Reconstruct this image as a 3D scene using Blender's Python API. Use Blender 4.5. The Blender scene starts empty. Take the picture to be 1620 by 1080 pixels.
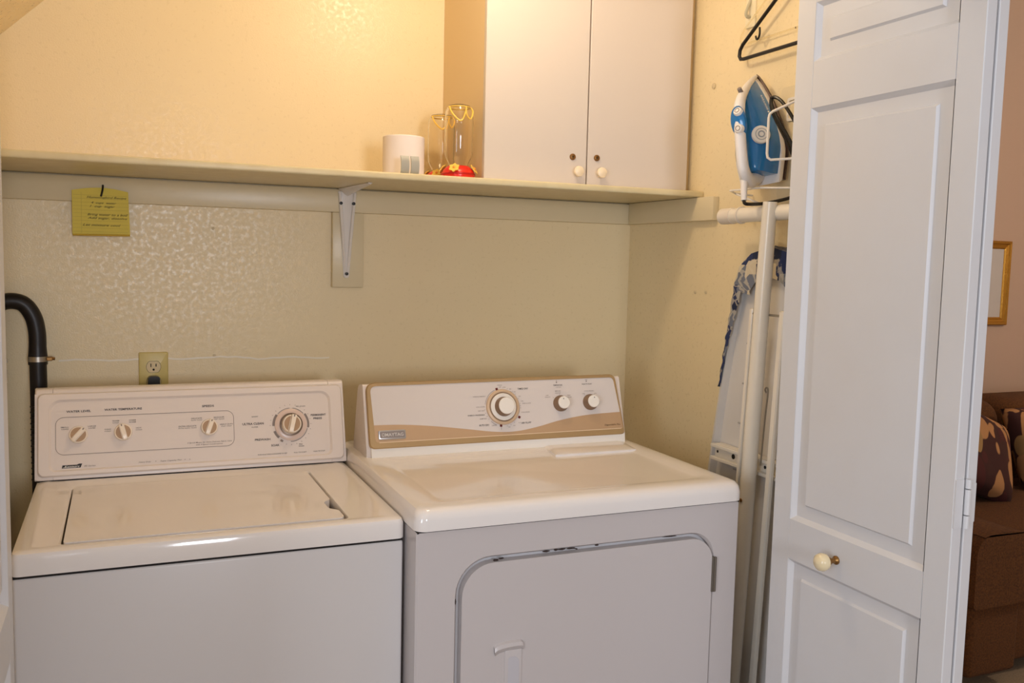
import bpy, bmesh, math, random
from mathutils import Matrix, Vector
random.seed(7)
S = bpy.context.scene
C = S.collection
PI = math.pi

# ------------------------------------------------------------------ camera
cam_d = bpy.data.cameras.new('camera'); cam = bpy.data.objects.new('camera', cam_d); C.objects.link(cam)
cam_d.sensor_width = 36.0; cam_d.lens = 1441.7 / 1620 * 36.0; cam_d.clip_start = 0.02
YAW, PITCH, ROLL = 0.40617, 0.08978, 0.02369
fw = Vector((math.sin(YAW)*math.cos(PITCH), math.cos(YAW)*math.cos(PITCH), -math.sin(PITCH)))
ri = Vector((math.cos(YAW), -math.sin(YAW), 0)); up = ri.cross(fw)
r2 = math.cos(ROLL)*ri + math.sin(ROLL)*up; u2 = -math.sin(ROLL)*ri + math.cos(ROLL)*up
cm = Matrix((r2, u2, -fw)).transposed().to_4x4(); cm.translation = Vector((-1.457, -2.480, 1.413))
cam.matrix_world = cm
S.camera = cam

# ------------------------------------------------------------------ world, exposure
w = bpy.data.worlds.new('world'); S.world = w; w.use_nodes = True
w.node_tree.nodes['Background'].inputs[0].default_value = (0.75, 0.85, 1.0, 1)
w.node_tree.nodes['Background'].inputs[1].default_value = 0.6
S.view_settings.view_transform = 'Standard'; S.view_settings.look = 'None'
S.view_settings.gamma = 1.0; S.view_settings.use_curve_mapping = False
S.view_settings.exposure = 0.22

def area(name, loc, direction, sx, sy, power, col):
    d = bpy.data.lights.new(name, 'AREA'); d.shape = 'RECTANGLE'; d.size = sx; d.size_y = sy
    d.energy = power; d.color = col
    o = bpy.data.objects.new(name, d); C.objects.link(o); o.location = loc
    o.rotation_euler = Vector(direction).to_track_quat('-Z', 'Y').to_euler(); return o
# fill lights at two made-up windows; the rear one stands in for a flash
area('room_fill_light', (-1.10, -4.93, 1.55), (0, 1, 0), 0.50, 0.65, 40, (0.88, 0.91, 1.0))
area('room_fill_light', (-3.13, -3.2, 1.45), (1, 0, 0), 1.1, 1.2, 32, (0.80, 0.88, 1.0))
# the warm lamp on the closet ceiling
pl = bpy.data.lights.new('closet_lamp_light', 'POINT'); pl.energy = 7.0; pl.color = (1.0, 0.80, 0.56); pl.shadow_soft_size = 0.05
plo = bpy.data.objects.new('closet_lamp_light', pl); C.objects.link(plo); plo.location = (-0.74, -0.70, 2.235)

# ------------------------------------------------------------------ materials
def lin(c): return tuple(((v/255)/12.92 if v/255 <= 0.04045 else ((v/255+0.055)/1.055)**2.4) for v in c)
MATS = {}
def mat(name, rgb, rough=0.5, metal=0.0, noise=None, bump=None, coat=0.0, trans=0.0, ior=1.45, emit=None, spec=0.5):
    """rgb in sRGB 0-255; noise=(scale, amount, second rgb); bump=(scale, strength, distance)"""
    if name in MATS: return MATS[name]
    m = bpy.data.materials.new(name); m.use_nodes = True; nt = m.node_tree; b = nt.nodes['Principled BSDF']
    b.inputs['Base Color'].default_value = (*lin(rgb), 1); b.inputs['Roughness'].default_value = rough
    b.inputs['Metallic'].default_value = metal; b.inputs['IOR'].default_value = ior
    b.inputs['Coat Weight'].default_value = coat; b.inputs['Transmission Weight'].default_value = trans
    b.inputs['Specular IOR Level'].default_value = spec
    tc = nt.nodes.new('ShaderNodeTexCoord')
    if noise:
        n = nt.nodes.new('ShaderNodeTexNoise'); n.inputs['Scale'].default_value = noise[0]; n.inputs['Detail'].default_value = 4
        nt.links.new(tc.outputs['Object'], n.inputs['Vector'])
        r = nt.nodes.new('ShaderNodeMapRange'); r.inputs[1].default_value = 0.35; r.inputs[2].default_value = 0.7
        r.inputs[3].default_value = 0; r.inputs[4].default_value = noise[1]
        nt.links.new(n.outputs['Fac'], r.inputs[0])
        x = nt.nodes.new('ShaderNodeMix'); x.data_type = 'RGBA'
        x.inputs['A'].default_value = (*lin(rgb), 1); x.inputs['B'].default_value = (*lin(noise[2]), 1)
        nt.links.new(r.outputs[0], x.inputs['Factor']); nt.links.new(x.outputs['Result'], b.inputs['Base Color'])
    if bump:
        n2 = nt.nodes.new('ShaderNodeTexNoise'); n2.inputs['Scale'].default_value = bump[0]; n2.inputs['Detail'].default_value = 2
        nt.links.new(tc.outputs['Object'], n2.inputs['Vector'])
        bp = nt.nodes.new('ShaderNodeBump'); bp.inputs['Strength'].default_value = bump[1]; bp.inputs['Distance'].default_value = bump[2]
        nt.links.new(n2.outputs['Fac'], bp.inputs['Height']); nt.links.new(bp.outputs['Normal'], b.inputs['Normal'])
    if emit:
        b.inputs['Emission Color'].default_value = (*lin(emit[0]), 1); b.inputs['Emission Strength'].default_value = emit[1]
    MATS[name] = m; return m

def wall_mat():
    m = mat('cream_wall_paint', (240, 221, 180), 0.36, bump=(260, 0.22, 0.0016), noise=(3.0, 0.5, (235, 216, 174)))
    nt = m.node_tree; b = nt.nodes['Principled BSDF']
    # a few places where the paint film is glossier
    tc = nt.nodes.new('ShaderNodeTexCoord'); n = nt.nodes.new('ShaderNodeTexNoise'); n.inputs['Scale'].default_value = 95; n.inputs['Detail'].default_value = 6
    nt.links.new(tc.outputs['Object'], n.inputs['Vector'])
    r = nt.nodes.new('ShaderNodeMapRange'); r.inputs[1].default_value = 0.45; r.inputs[2].default_value = 0.62; r.inputs[3].default_value = 0.46; r.inputs[4].default_value = 0.27
    nt.links.new(n.outputs['Fac'], r.inputs[0]); nt.links.new(r.outputs[0], b.inputs['Roughness'])
    return m
M_wall = wall_mat()
M_trim = mat('cream_gloss_trim', (226, 211, 176), 0.33, bump=(60, 0.12, 0.002))
M_shelfwood = mat('cream_painted_wood', (226, 212, 172), 0.38, noise=(28, 0.35, (206, 186, 140)), bump=(40, 0.12, 0.002))
M_room = mat('tan_room_paint', (202, 174, 154), 0.6, bump=(220, 0.2, 0.001))
M_roomwhite = mat('off_white_room_paint', (232, 226, 216), 0.7, bump=(200, 0.15, 0.001))
M_ceil = mat('ceiling_white', (235, 230, 220), 0.8, bump=(150, 0.3, 0.002))
M_floor = mat('beige_carpet', (150, 130, 106), 0.95, noise=(180, 0.7, (120, 102, 82)), bump=(400, 0.5, 0.004))
M_door = mat('white_door_paint', (216, 216, 219), 0.36, noise=(7, 0.25, (210, 205, 202)), bump=(50, 0.10, 0.002))
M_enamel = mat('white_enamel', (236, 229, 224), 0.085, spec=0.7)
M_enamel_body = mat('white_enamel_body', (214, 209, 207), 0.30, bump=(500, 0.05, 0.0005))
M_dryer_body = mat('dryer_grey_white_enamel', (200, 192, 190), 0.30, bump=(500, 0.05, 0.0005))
M_plastic = mat('white_console_plastic', (228, 216, 208), 0.28)
M_panel = mat('pale_panel_print', (224, 212, 204), 0.42)
M_seam = mat('dark_gap', (26, 22, 20), 0.8)
M_ink = mat('dark_print', (66, 58, 56), 0.6)
M_inkgrey = mat('grey_print', (136, 124, 118), 0.6)
M_black = mat('black_print', (20, 18, 18), 0.5)
M_white = mat('white_plastic', (238, 232, 224), 0.3)
M_knobwhite = mat('ivory_knob_plastic', (242, 228, 210), 0.28)
M_knobtan = mat('tan_knob_plastic', (176, 142, 106), 0.4)
M_gold = mat('champagne_gold', (184, 154, 110), 0.38, metal=0.35, noise=(6, 0.4, (170, 140, 100)))
M_goldband = mat('brushed_champagne', (198, 164, 128), 0.40, metal=0.25, bump=(90, 0.05, 0.0005))
M_chrome = mat('silver_badge', (190, 186, 184), 0.3, metal=0.8)
M_steel = mat('galvanised_steel', (176, 170, 160), 0.35, metal=0.9)
M_brass = mat('aged_brass', (150, 112, 66), 0.35, metal=0.85)
M_red = mat('red_plastic', (226, 40, 26), 0.28)
M_redmark = mat('maroon_print', (96, 24, 20), 0.5)
M_yellow = mat('yellow_plastic', (248, 206, 92), 0.35)
M_clear = mat('clear_plastic', (255, 252, 246), 0.03, trans=1.0, ior=1.38)
M_clearhang = mat('clear_hanger_plastic', (252, 246, 226), 0.08, trans=0.95, ior=1.2)
M_paper = mat('white_paper', (244, 234, 230), 0.75)
M_greyclip = mat('grey_plastic', (176, 174, 164), 0.3)
M_note = mat('yellow_legal_paper', (226, 206, 96), 0.8)
M_noteline = mat('faint_rule', (190, 170, 90), 0.8)
M_pencil = mat('pencil_grey', (110, 98, 60), 0.8)
M_rubber = mat('black_rubber', (24, 20, 22), 0.42, bump=(60, 0.1, 0.002))
M_blackpl = mat('black_plastic', (22, 18, 16), 0.32)
M_ivory = mat('ivory_plate', (216, 196, 122), 0.35)
M_ivory2 = mat('ivory_receptacle', (222, 200, 150), 0.35)
M_whitepaint = mat('white_bracket_enamel', (232, 226, 220), 0.22)
M_cab = mat('white_cabinet_paint', (217, 206, 196), 0.5)
M_cabside = mat('cream_cabinet_side', (232, 206, 160), 0.5)
M_ironwhite = mat('iron_white_plastic', (232, 228, 226), 0.3)
M_ironblue = mat('iron_blue_tank', (24, 112, 176), 0.16, coat=0.5)
M_darkblue = mat('iron_navy', (20, 60, 120), 0.2)
M_sole = mat('iron_soleplate', (60, 40, 32), 0.35, metal=0.4)
M_tube = mat('board_white_enamel', (238, 230, 216), 0.2)
M_boardmetal = mat('board_underside_enamel', (218, 214, 210), 0.32)
M_sofa = mat('brown_chenille', (98, 58, 22), 0.95, noise=(160, 0.8, (56, 30, 9)), bump=(260, 0.6, 0.004))
M_frame = mat('gilt_frame', (190, 140, 56), 0.35, metal=0.7, bump=(150, 0.6, 0.003))
M_mat = mat('picture_mount', (206, 200, 196), 0.5)
M_bulb = mat('lamp_globe', (255, 240, 214), 0.4, emit=((255, 214, 150), 3.0))

def cover_mat():      # blue, grey and cream patchwork cotton of the board cover
    m = mat('patchwork_cotton', (60, 70, 100), 0.9); nt = m.node_tree; b = nt.nodes['Principled BSDF']
    tc = nt.nodes.new('ShaderNodeTexCoord'); v = nt.nodes.new('ShaderNodeTexVoronoi'); v.inputs['Scale'].default_value = 26; v.distance = 'CHEBYCHEV'
    nt.links.new(tc.outputs['Object'], v.inputs['Vector'])
    s = nt.nodes.new('ShaderNodeSeparateColor'); nt.links.new(v.outputs['Color'], s.inputs[0])
    cr = nt.nodes.new('ShaderNodeValToRGB'); cr.color_ramp.interpolation = 'CONSTANT'
    e = cr.color_ramp.elements; e[0].color = (*lin((44, 54, 92)), 1); e[1].position = 0.35; e[1].color = (*lin((112, 118, 132)), 1)
    for p, c in ((0.55, (206, 194, 170)), (0.72, (34, 42, 70)), (0.88, (168, 160, 148))):
        k = e.new(p); k.color = (*lin(c), 1)
    nt.links.new(s.outputs[0], cr.inputs[0])
    wv = nt.nodes.new('ShaderNodeTexWave'); wv.inputs['Scale'].default_value = 60; wv.inputs['Distortion'].default_value = 3
    nt.links.new(tc.outputs['Object'], wv.inputs['Vector'])
    x = nt.nodes.new('ShaderNodeMix'); x.data_type = 'RGBA'; x.inputs['B'].default_value = (*lin((214, 204, 184)), 1)
    r = nt.nodes.new('ShaderNodeMapRange'); r.inputs[1].default_value = 0.75; r.inputs[2].default_value = 0.9; r.inputs[4].default_value = 0.5
    nt.links.new(wv.outputs['Fac'], r.inputs[0]); nt.links.new(r.outputs[0], x.inputs['Factor'])
    nt.links.new(cr.outputs[0], x.inputs['A']); nt.links.new(x.outputs['Result'], b.inputs['Base Color'])
    return m
M_cover = cover_mat()
def leaf_mat():       # leaf print in tan and sage on maroon
    m = mat('leaf_print_fabric', (74, 34, 26), 0.9); nt = m.node_tree; b = nt.nodes['Principled BSDF']
    tc = nt.nodes.new('ShaderNodeTexCoord'); mp = nt.nodes.new('ShaderNodeMapping'); mp.inputs['Rotation'].default_value = (0.5, 0.5, 0.6); mp.inputs['Scale'].default_value = (1, 1, 0.45)
    nt.links.new(tc.outputs['Object'], mp.inputs[0])
    nz = nt.nodes.new('ShaderNodeTexNoise'); nz.inputs['Scale'].default_value = 6; nt.links.new(mp.outputs[0], nz.inputs['Vector'])
    ad = nt.nodes.new('ShaderNodeMix'); ad.data_type = 'RGBA'; ad.inputs['Factor'].default_value = 0.12
    nt.links.new(mp.outputs[0], ad.inputs['A']); nt.links.new(nz.outputs['Color'], ad.inputs['B'])
    v = nt.nodes.new('ShaderNodeTexVoronoi'); v.inputs['Scale'].default_value = 19; nt.links.new(ad.outputs['Result'], v.inputs['Vector'])
    s = nt.nodes.new('ShaderNodeSeparateColor'); nt.links.new(v.outputs['Color'], s.inputs[0])
    cr = nt.nodes.new('ShaderNodeValToRGB'); cr.color_ramp.interpolation = 'CONSTANT'; e = cr.color_ramp.elements
    e[0].color = (*lin((70, 26, 24)), 1); e[1].position = 0.22; e[1].color = (*lin((170, 122, 78)), 1)
    for p, c in ((0.55, (104, 98, 62)), (0.72, (150, 116, 72)), (0.86, (60, 30, 24))):
        k = e.new(p); k.color = (*lin(c), 1)
    nt.links.new(s.outputs[0], cr.inputs[0])
    r = nt.nodes.new('ShaderNodeMapRange'); r.inputs[1].default_value = 0.56; r.inputs[2].default_value = 0.60
    nt.links.new(v.outputs['Distance'], r.inputs[0])
    x = nt.nodes.new('ShaderNodeMix'); x.data_type = 'RGBA'; x.inputs['B'].default_value = (*lin((58, 26, 22)), 1)
    nt.links.new(r.outputs[0], x.inputs['Factor']); nt.links.new(cr.outputs[0], x.inputs['A'])
    nt.links.new(x.outputs['Result'], b.inputs['Base Color'])
    return m
M_leaf = leaf_mat()

# ------------------------------------------------------------------ geometry helpers
class G:
    def __init__(self): self.v = []; self.f = []
    def add(self, vs, fs, M=None):
        o = len(self.v)
        self.v += [tuple(M @ Vector(p)) if M is not None else tuple(p) for p in vs]
        self.f += [tuple(i+o for i in f) for f in fs]; return self
    def bm(self, b, M=None):
        b.verts.index_update(); vs = [tuple(v.co) for v in b.verts]; fs = [tuple(v.index for v in f.verts) for f in b.faces]
        b.free(); return self.add(vs, fs, M)
    def box(self, x0, x1, y0, y1, z0, z1, bev=0.0, seg=2, M=None):
        b = bmesh.new(); bmesh.ops.create_cube(b, size=1)
        for v in b.verts: v.co = ((x0+x1)/2+v.co.x*(x1-x0), (y0+y1)/2+v.co.y*(y1-y0), (z0+z1)/2+v.co.z*(z1-z0))
        if bev: bmesh.ops.bevel(b, geom=b.edges[:], offset=bev, segments=seg, affect='EDGES', profile=0.5)
        return self.bm(b, M)
    def prism(self, poly, h0, h1, M=None, bev=0.0, seg=2, bev_bottom=False):
        """poly: CCW list (a,b) in local XY, extruded along local Z h0..h1"""
        b = bmesh.new(); lo = [b.verts.new((p[0], p[1], h0)) for p in poly]; hi = [b.verts.new((p[0], p[1], h1)) for p in poly]; n = len(poly)
        b.faces.new(lo[::-1]); b.faces.new(hi)
        for i in range(n): b.faces.new((lo[i], lo[(i+1) % n], hi[(i+1) % n], hi[i]))
        if bev:
            es = [e for e in b.edges if all(abs(v.co.z-h1) < 1e-9 for v in e.verts) or (bev_bottom and all(abs(v.co.z-h0) < 1e-9 for v in e.verts))]
            bmesh.ops.bevel(b, geom=es, offset=bev, segments=seg, affect='EDGES', profile=0.5)
        return self.bm(b, M)
    def ring(self, outer, inner, h0, h1, M=None):
        n = len(outer); vs = []
        for h in (h0, h1): vs += [(p[0], p[1], h) for p in outer] + [(p[0], p[1], h) for p in inner]
        fs = []
        for i in range(n):
            j = (i+1) % n
            fs += [(2*n+i, 2*n+j, 3*n+j, 3*n+i), (i, n+i, n+j, j), (i, j, 2*n+j, 2*n+i), (n+j, n+i, 3*n+i, 3*n+j)]
        return self.add(vs, fs, M)
    def loft(self, rings, cap0=True, cap1=True, M=None, closed=True):
        n = len(rings[0]); vs = [p for r in rings for p in r]; fs = []
        for k in range(len(rings)-1):
            for i in range(n if closed else n-1):
                j = (i+1) % n; fs.append((k*n+i, k*n+j, (k+1)*n+j, (k+1)*n+i))
        if cap0: fs.append(tuple(range(n))[::-1])
        if cap1: fs.append(tuple((len(rings)-1)*n+i for i in range(n)))
        return self.add(vs, fs, M)
    def lathe(self, prof, n=32, M=None):
        rings = [[(r*math.cos(2*PI*i/n), r*math.sin(2*PI*i/n), z) for i in range(n)] for r, z in prof]
        return self.loft(rings, prof[0][0] > 1e-5, prof[-1][0] > 1e-5, M)
    def tube(self, pts, r, n=10, cap=True, M=None, flat=1.0):
        pts = [Vector(p) for p in pts]; rings = []; prev = None
        for i, p in enumerate(pts):
            t = ((pts[i+1] if i+1 < len(pts) else p) - (pts[i-1] if i else p)).normalized()
            if prev is None:
                a = Vector((0, 0, 1)) if abs(t.z) < 0.9 else Vector((1, 0, 0)); nrm = (a - t*a.dot(t)).normalized()
            else: nrm = (prev - t*prev.dot(t)).normalized()
            prev = nrm; b = t.cross(nrm); rr = r[i] if isinstance(r, (list, tuple)) else r
            rings.append([tuple(p + rr*(math.cos(2*PI*k/n)*nrm + flat*math.sin(2*PI*k/n)*b)) for k in range(n)])
        return self.loft(rings, cap, cap, M)
def rr(x0, x1, y0, y1, r, seg=6):
    """rounded rectangle, CCW; r may be one radius or four (bl, br, tr, tl)"""
    R = r if isinstance(r, (list, tuple)) else (r,)*4; out = []
    for (cx, cy, a0, q) in ((x0+R[0], y0+R[0], PI, R[0]), (x1-R[1], y0+R[1], 1.5*PI, R[1]), (x1-R[2], y1-R[2], 0, R[2]), (x0+R[3], y1-R[3], 0.5*PI, R[3])):
        for k in range(seg+1):
            a = a0 + 0.5*PI*k/seg; out.append((cx+q*math.cos(a), cy+q*math.sin(a)))
    return out
def round_poly(pts, r, seg=5):
    """round the corners of a convex CCW polygon"""
    out = []; n = len(pts)
    for i in range(n):
        p0, p, p1 = (Vector(pts[(i-1) % n]), Vector(pts[i]), Vector(pts[(i+1) % n])); q = r[i] if isinstance(r, (list, tuple)) else r
        a = p + (p0-p).normalized()*q; b = p + (p1-p).normalized()*q
        for k in range(seg+1):
            t = k/seg; c = (1-t)**2*a + 2*t*(1-t)*p + t*t*b; out.append((c.x, c.y))
    return out
def spline(pts, m=8):
    P = [Vector(p) for p in pts]; out = []
    for i in range(len(P)-1):
        p0 = P[max(i-1, 0)]; p1 = P[i]; p2 = P[i+1]; p3 = P[min(i+2, len(P)-1)]
        for k in range(m):
            t = k/m; out.append(0.5*((2*p1) + (-p0+p2)*t + (2*p0-5*p1+4*p2-p3)*t*t + (-p0+3*p1-3*p2+p3)*t**3))
    out.append(P[-1]); return out

def T(x, y, z): return Matrix.Translation((x, y, z))
ROOT = {}
def link(name, g, m, origin=(0, 0, 0), parent=None, smooth=35):
    me = bpy.data.meshes.new(name)
    ox = Vector(origin); me.from_pydata([tuple(Vector(v)-ox) for v in g.v], [], g.f); me.validate(); me.update()
    b = bmesh.new(); b.from_mesh(me); bmesh.ops.recalc_face_normals(b, faces=b.faces[:]); b.to_mesh(me); b.free()
    if smooth:
        me.shade_smooth(); me.set_sharp_from_angle(angle=math.radians(smooth))
    me.materials.append(m)
    o = bpy.data.objects.new(name, me); C.objects.link(o)
    if parent: o.parent = parent
    else: o.location = origin
    return o
def tag(o, label, cat=None, group=None, kind=None):
    o['label'] = label
    if cat: o['category'] = cat
    if group: o['group'] = group
    if kind: o['kind'] = kind
    return o
def thing(name, loc, label, cat=None, group=None, kind=None):
    o = bpy.data.objects.new(name, None); C.objects.link(o); o.location = loc; o.empty_display_size = 0.05
    ROOT[o.name] = Vector(loc); return tag(o, label, cat, group, kind)
def root_of(o):
    while o.parent: o = o.parent
    return ROOT[o.name]
STUFF = ('dial_print', 'ruled_lines', 'ribs', 'lettering', 'handwriting')
def part(name, g, m, parent, label=None, smooth=35):     # geometry in world coordinates
    o = link(name, g, m, root_of(parent), parent, smooth)
    if name in STUFF: o['kind'] = 'stuff'
    if label: o['label'] = label
    return o
def solo(name, g, m, loc, label, cat, group=None, kind=None, smooth=35):
    o = link(name, g, m, loc, None, smooth); ROOT[o.name] = Vector(loc); return tag(o, label, cat, group, kind)
def structure(name, g, m, label, smooth=35):
    o = link(name, g, m, (0, 0, 0), None, smooth); ROOT[o.name] = Vector((0, 0, 0)); return tag(o, label, None, None, 'structure')

def text_geo(g, txt, s, t, width, height, M, h=0.0006, shear=0.0, align='C', bold=0.008):
    """flat lettering fitted to width x height (cap height) centred at s,t in the frame M"""
    cu = bpy.data.curves.new('t', 'FONT'); cu.body = txt; cu.size = 1.0; cu.resolution_u = 2; cu.shear = shear; cu.offset = bold
    ob = bpy.data.objects.new('t', cu); C.objects.link(ob)
    me = bpy.data.meshes.new_from_object(ob.evaluated_get(bpy.context.evaluated_depsgraph_get()))
    bpy.data.objects.remove(ob); bpy.data.curves.remove(cu)
    if not me.vertices: return
    xs = [v.co.x for v in me.vertices]; x0, x1 = min(xs), max(xs)
    k = width/(x1-x0); kz = height/0.70
    if align == 'L': off = 0
    else: off = -width/2
    g.add([(s+off+(v.co.x-x0)*k, t-height/2+v.co.y*kz, h) for v in me.vertices], [tuple(p.vertices) for p in me.polygons], M)
    bpy.data.meshes.remove(me)
def line_geo(g, pts, wd, M, h=0.0005, closed=False):
    P = [Vector((p[0], p[1])) for p in pts]; n = len(P); a = []; b = []
    for i in range(n):
        q0 = P[(i-1) % n] if (closed or i) else P[i]; q1 = P[(i+1) % n] if (closed or i+1 < n) else P[i]
        d = (q1-q0).normalized(); nn = Vector((-d.y, d.x))*wd/2; a.append(P[i]+nn); b.append(P[i]-nn)
    vs = [(p.x, p.y, h) for p in a] + [(p.x, p.y, h) for p in b]
    fs = [(i, n+i, n+(i+1) % n, (i+1) % n) for i in range(n if closed else n-1)]
    g.add(vs, fs, M)
def face_frame(x0, yb, zb, yt, zt):
    t = Vector((0, yt-yb, zt-zb)).normalized(); s = Vector((1, 0, 0)); n = s.cross(t)
    M = Matrix((s, t, n)).transposed().to_4x4(); M.translation = Vector((x0, yb, zb)); return M
def face_x(x, facing):      # frame on a plane of constant x: local X along world y, local Y up, local Z outward
    if facing < 0: s = Vector((0, -1, 0))
    else: s = Vector((0, 1, 0))
    t = Vector((0, 0, 1)); n = s.cross(t); M = Matrix((s, t, n)).transposed().to_4x4(); M.translation = Vector((x, 0, 0)); return M
def face_y(y):              # faces -y: local X = world x, local Y = up, local Z = -y
    M = Matrix((Vector((1, 0, 0)), Vector((0, 0, 1)), Vector((0, -1, 0)))).transposed().to_4x4(); M.translation = Vector((0, y, 0)); return M

# ================================================================== THE SETTING
XL, XR = -1.76, 0.0            # closet inner walls
structure('floor', G().box(-3.3, 4.3, -5.1, 1.05, -0.08, 0.0), M_floor, 'beige carpeted floor')
RH = 3.3
structure('ceiling', G().box(-3.3, 4.3, -5.1, 1.05, RH, RH+.08), M_ceil, 'flat white ceiling of the room')
structure('ceiling', G().box(XL-.1, XR, -1.0, 0.1, 2.44, 2.52), M_ceil, 'flat low ceiling of the closet')
wb = structure('wall_back', G().box(XL-0.1, XR+0.1, 0.0, 0.1, 0, 2.44), M_wall, 'cream textured wall behind the washer and dryer')
wr = structure('wall_right', G().box(XR, XR+0.1, -1.1, 0.0, 0, RH).box(XR+0.0, XR+0.1, 0.1, 0.96, 0, RH), M_wall, 'cream side wall of the closet with hanger and iron')
structure('wall_left', G().box(XL-0.1, XL, -1.1, 0.0, 0, 2.44), M_wall, 'cream left side wall of the closet')
structure('wall_front', G().box(-3.2, -1.69, -1.1, -1.0, 0, RH).box(-0.13, 0.0, -1.1, -1.0, 0, RH).box(-1.69, -0.13, -1.1, -1.0, 2.06, RH), M_roomwhite, 'white wall around the closet opening')
# sloped soffit under the stairs
z_at = lambda x: 1.9972 + (x+1.6147)*0.969
g = G(); x0, x1 = XL, -1.16
g.add([(x0, -1.0, z_at(x0)), (x1, -1.0, z_at(x1)), (x1, 0, z_at(x1)), (x0, 0, z_at(x0)), (x0, -1.0, 2.44), (x1, -1.0, 2.44), (x1, 0, 2.44), (x0, 0, 2.44)],
      [(0, 1, 2, 3), (0, 4, 5, 1), (3, 2, 6, 7), (4, 7, 6, 5), (0, 3, 7, 4), (1, 5, 6, 2)])
structure('ceiling', g, M_wall, 'sloping cream ceiling in the upper left corner of the closet')
# room beyond and behind
structure('wall_living', G().box(0.1, 4.3, 0.95, 1.05, 0, RH), M_room, 'tan living room wall behind the sofa')
structure('wall_east', G().box(4.2, 4.3, -5.1, 0.95, 0, RH), M_room, 'tan wall at the far end of the living room')
g = G(); wx0, wx1, wz0, wz1 = -1.42, -0.78, 1.15, 1.95
g.box(-3.3, wx0, -5.1, -5.0, 0, RH).box(wx1, 4.2, -5.1, -5.0, 0, RH).box(wx0, wx1, -5.1, -5.0, 0, wz0).box(wx0, wx1, -5.1, -5.0, wz1, RH)
structure('wall_rear', g, M_roomwhite, 'white wall behind the photographer')
g = G(); vy0, vy1, vz0, vz1 = -3.8, -2.6, 0.8, 2.1
g.box(-3.3, -3.2, -5.0, vy0, 0, RH).box(-3.3, -3.2, vy1, 1.05, 0, RH).box(-3.3, -3.2, vy0, vy1, 0, vz0).box(-3.3, -3.2, vy0, vy1, vz1, RH)
structure('wall_west', g, M_roomwhite, 'white wall left of the photographer')
wn = thing('added_window_1', (-1.10, -5.0, wz0), 'added unseen window behind the photographer', kind='structure')  # made-up window around the fill light that replaces the flash
part('window_frame', G().box(wx0, wx1, -5.06, -5.0, wz0, wz0+0.05).box(wx0, wx1, -5.06, -5.0, wz1-0.05, wz1).box(wx0, wx0+0.05, -5.06, -5.0, wz0+.05, wz1-.05).box(wx1-0.05, wx1, -5.06, -5.0, wz0+.05, wz1-.05), M_white, wn)
part('pane', G().box(wx0+.05, wx1-.05, -5.035, -5.03, wz0+.05, wz1-.05), M_clear, wn)
wn = thing('added_window_2', (-3.2, -3.2, vz0), 'added unseen window in the left wall of the room', kind='structure')  # made-up window, added so its fill light reaches the right door face
part('window_frame', G().box(-3.26, -3.2, vy0, vy1, vz0, vz0+0.05).box(-3.26, -3.2, vy0, vy1, vz1-0.05, vz1).box(-3.26, -3.2, vy0, vy0+0.05, vz0+.05, vz1-.05).box(-3.26, -3.2, vy1-0.05, vy1, vz0+.05, vz1-.05), M_white, wn)
part('pane', G().box(-3.235, -3.23, vy0+.05, vy1-.05, vz0+.05, vz1-.05), M_clear, wn)
# small fixings left in the walls: plugs and screw holes
FB = face_y(0.0)
def dot(parent, M, s, t, r, m, name, h=0.0015): return part(name, G().lathe([(r, 0), (r, h*.6), (r*.6, h)], 10, M @ T(s, t, 0)), m, parent)
M_plug = mat('wall_plug', (214, 196, 160), 0.5)
dot(wb, FB, -1.237, 1.4746, 0.004, M_plug, 'wall_plug'); dot(wb, FB, -1.2357, 1.145, 0.004, M_plug, 'wall_plug')
FR = face_x(0.0, -1)
dot(wr, FR, 0.3646, 1.335, 0.005, M_plug, 'wall_plug', .003); dot(wr, FR, 0.4149, 1.337, 0.005, M_plug, 'wall_plug', .003)
dot(wr, FR, 0.4123, 1.8844, 0.008, M_plug, 'wall_plug', .004)
# old caulk line on the back wall above the washer
g = G(); pts = []
for i in range(36):
    x = -1.60 + i*0.019; pts.append((x, 1.1395 + 0.0018*math.sin(i*0.7) + random.uniform(-.0012, .0012) - (0.004 if i > 24 else 0)))
line_geo(g, pts, 0.0042, FB, 0.0014); part('caulk_line', g, mat('pale_caulk', (246, 236, 216), 0.3), wb)

# ---- trims: ledgers and the bracket board
g = G().box(XL, XR, -0.019, 0.0, 1.5285, 1.5898, 0.0025, 2)
structure('trim_1', g, M_trim, 'cream ledger board under the shelf along the back wall')
g = G().box(-0.019, 0.0, -0.457, -0.019, 1.5285, 1.592, 0.0025, 2)
structure('trim_2', g, M_trim, 'short cream ledger board on the right side wall')
g = G().box(-0.932, -0.846, -0.019, 0.0, 1.3265, 1.5285, 0.0025, 2)
structure('trim_3', g, M_trim, 'small vertical cream board behind the shelf bracket')

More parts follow.
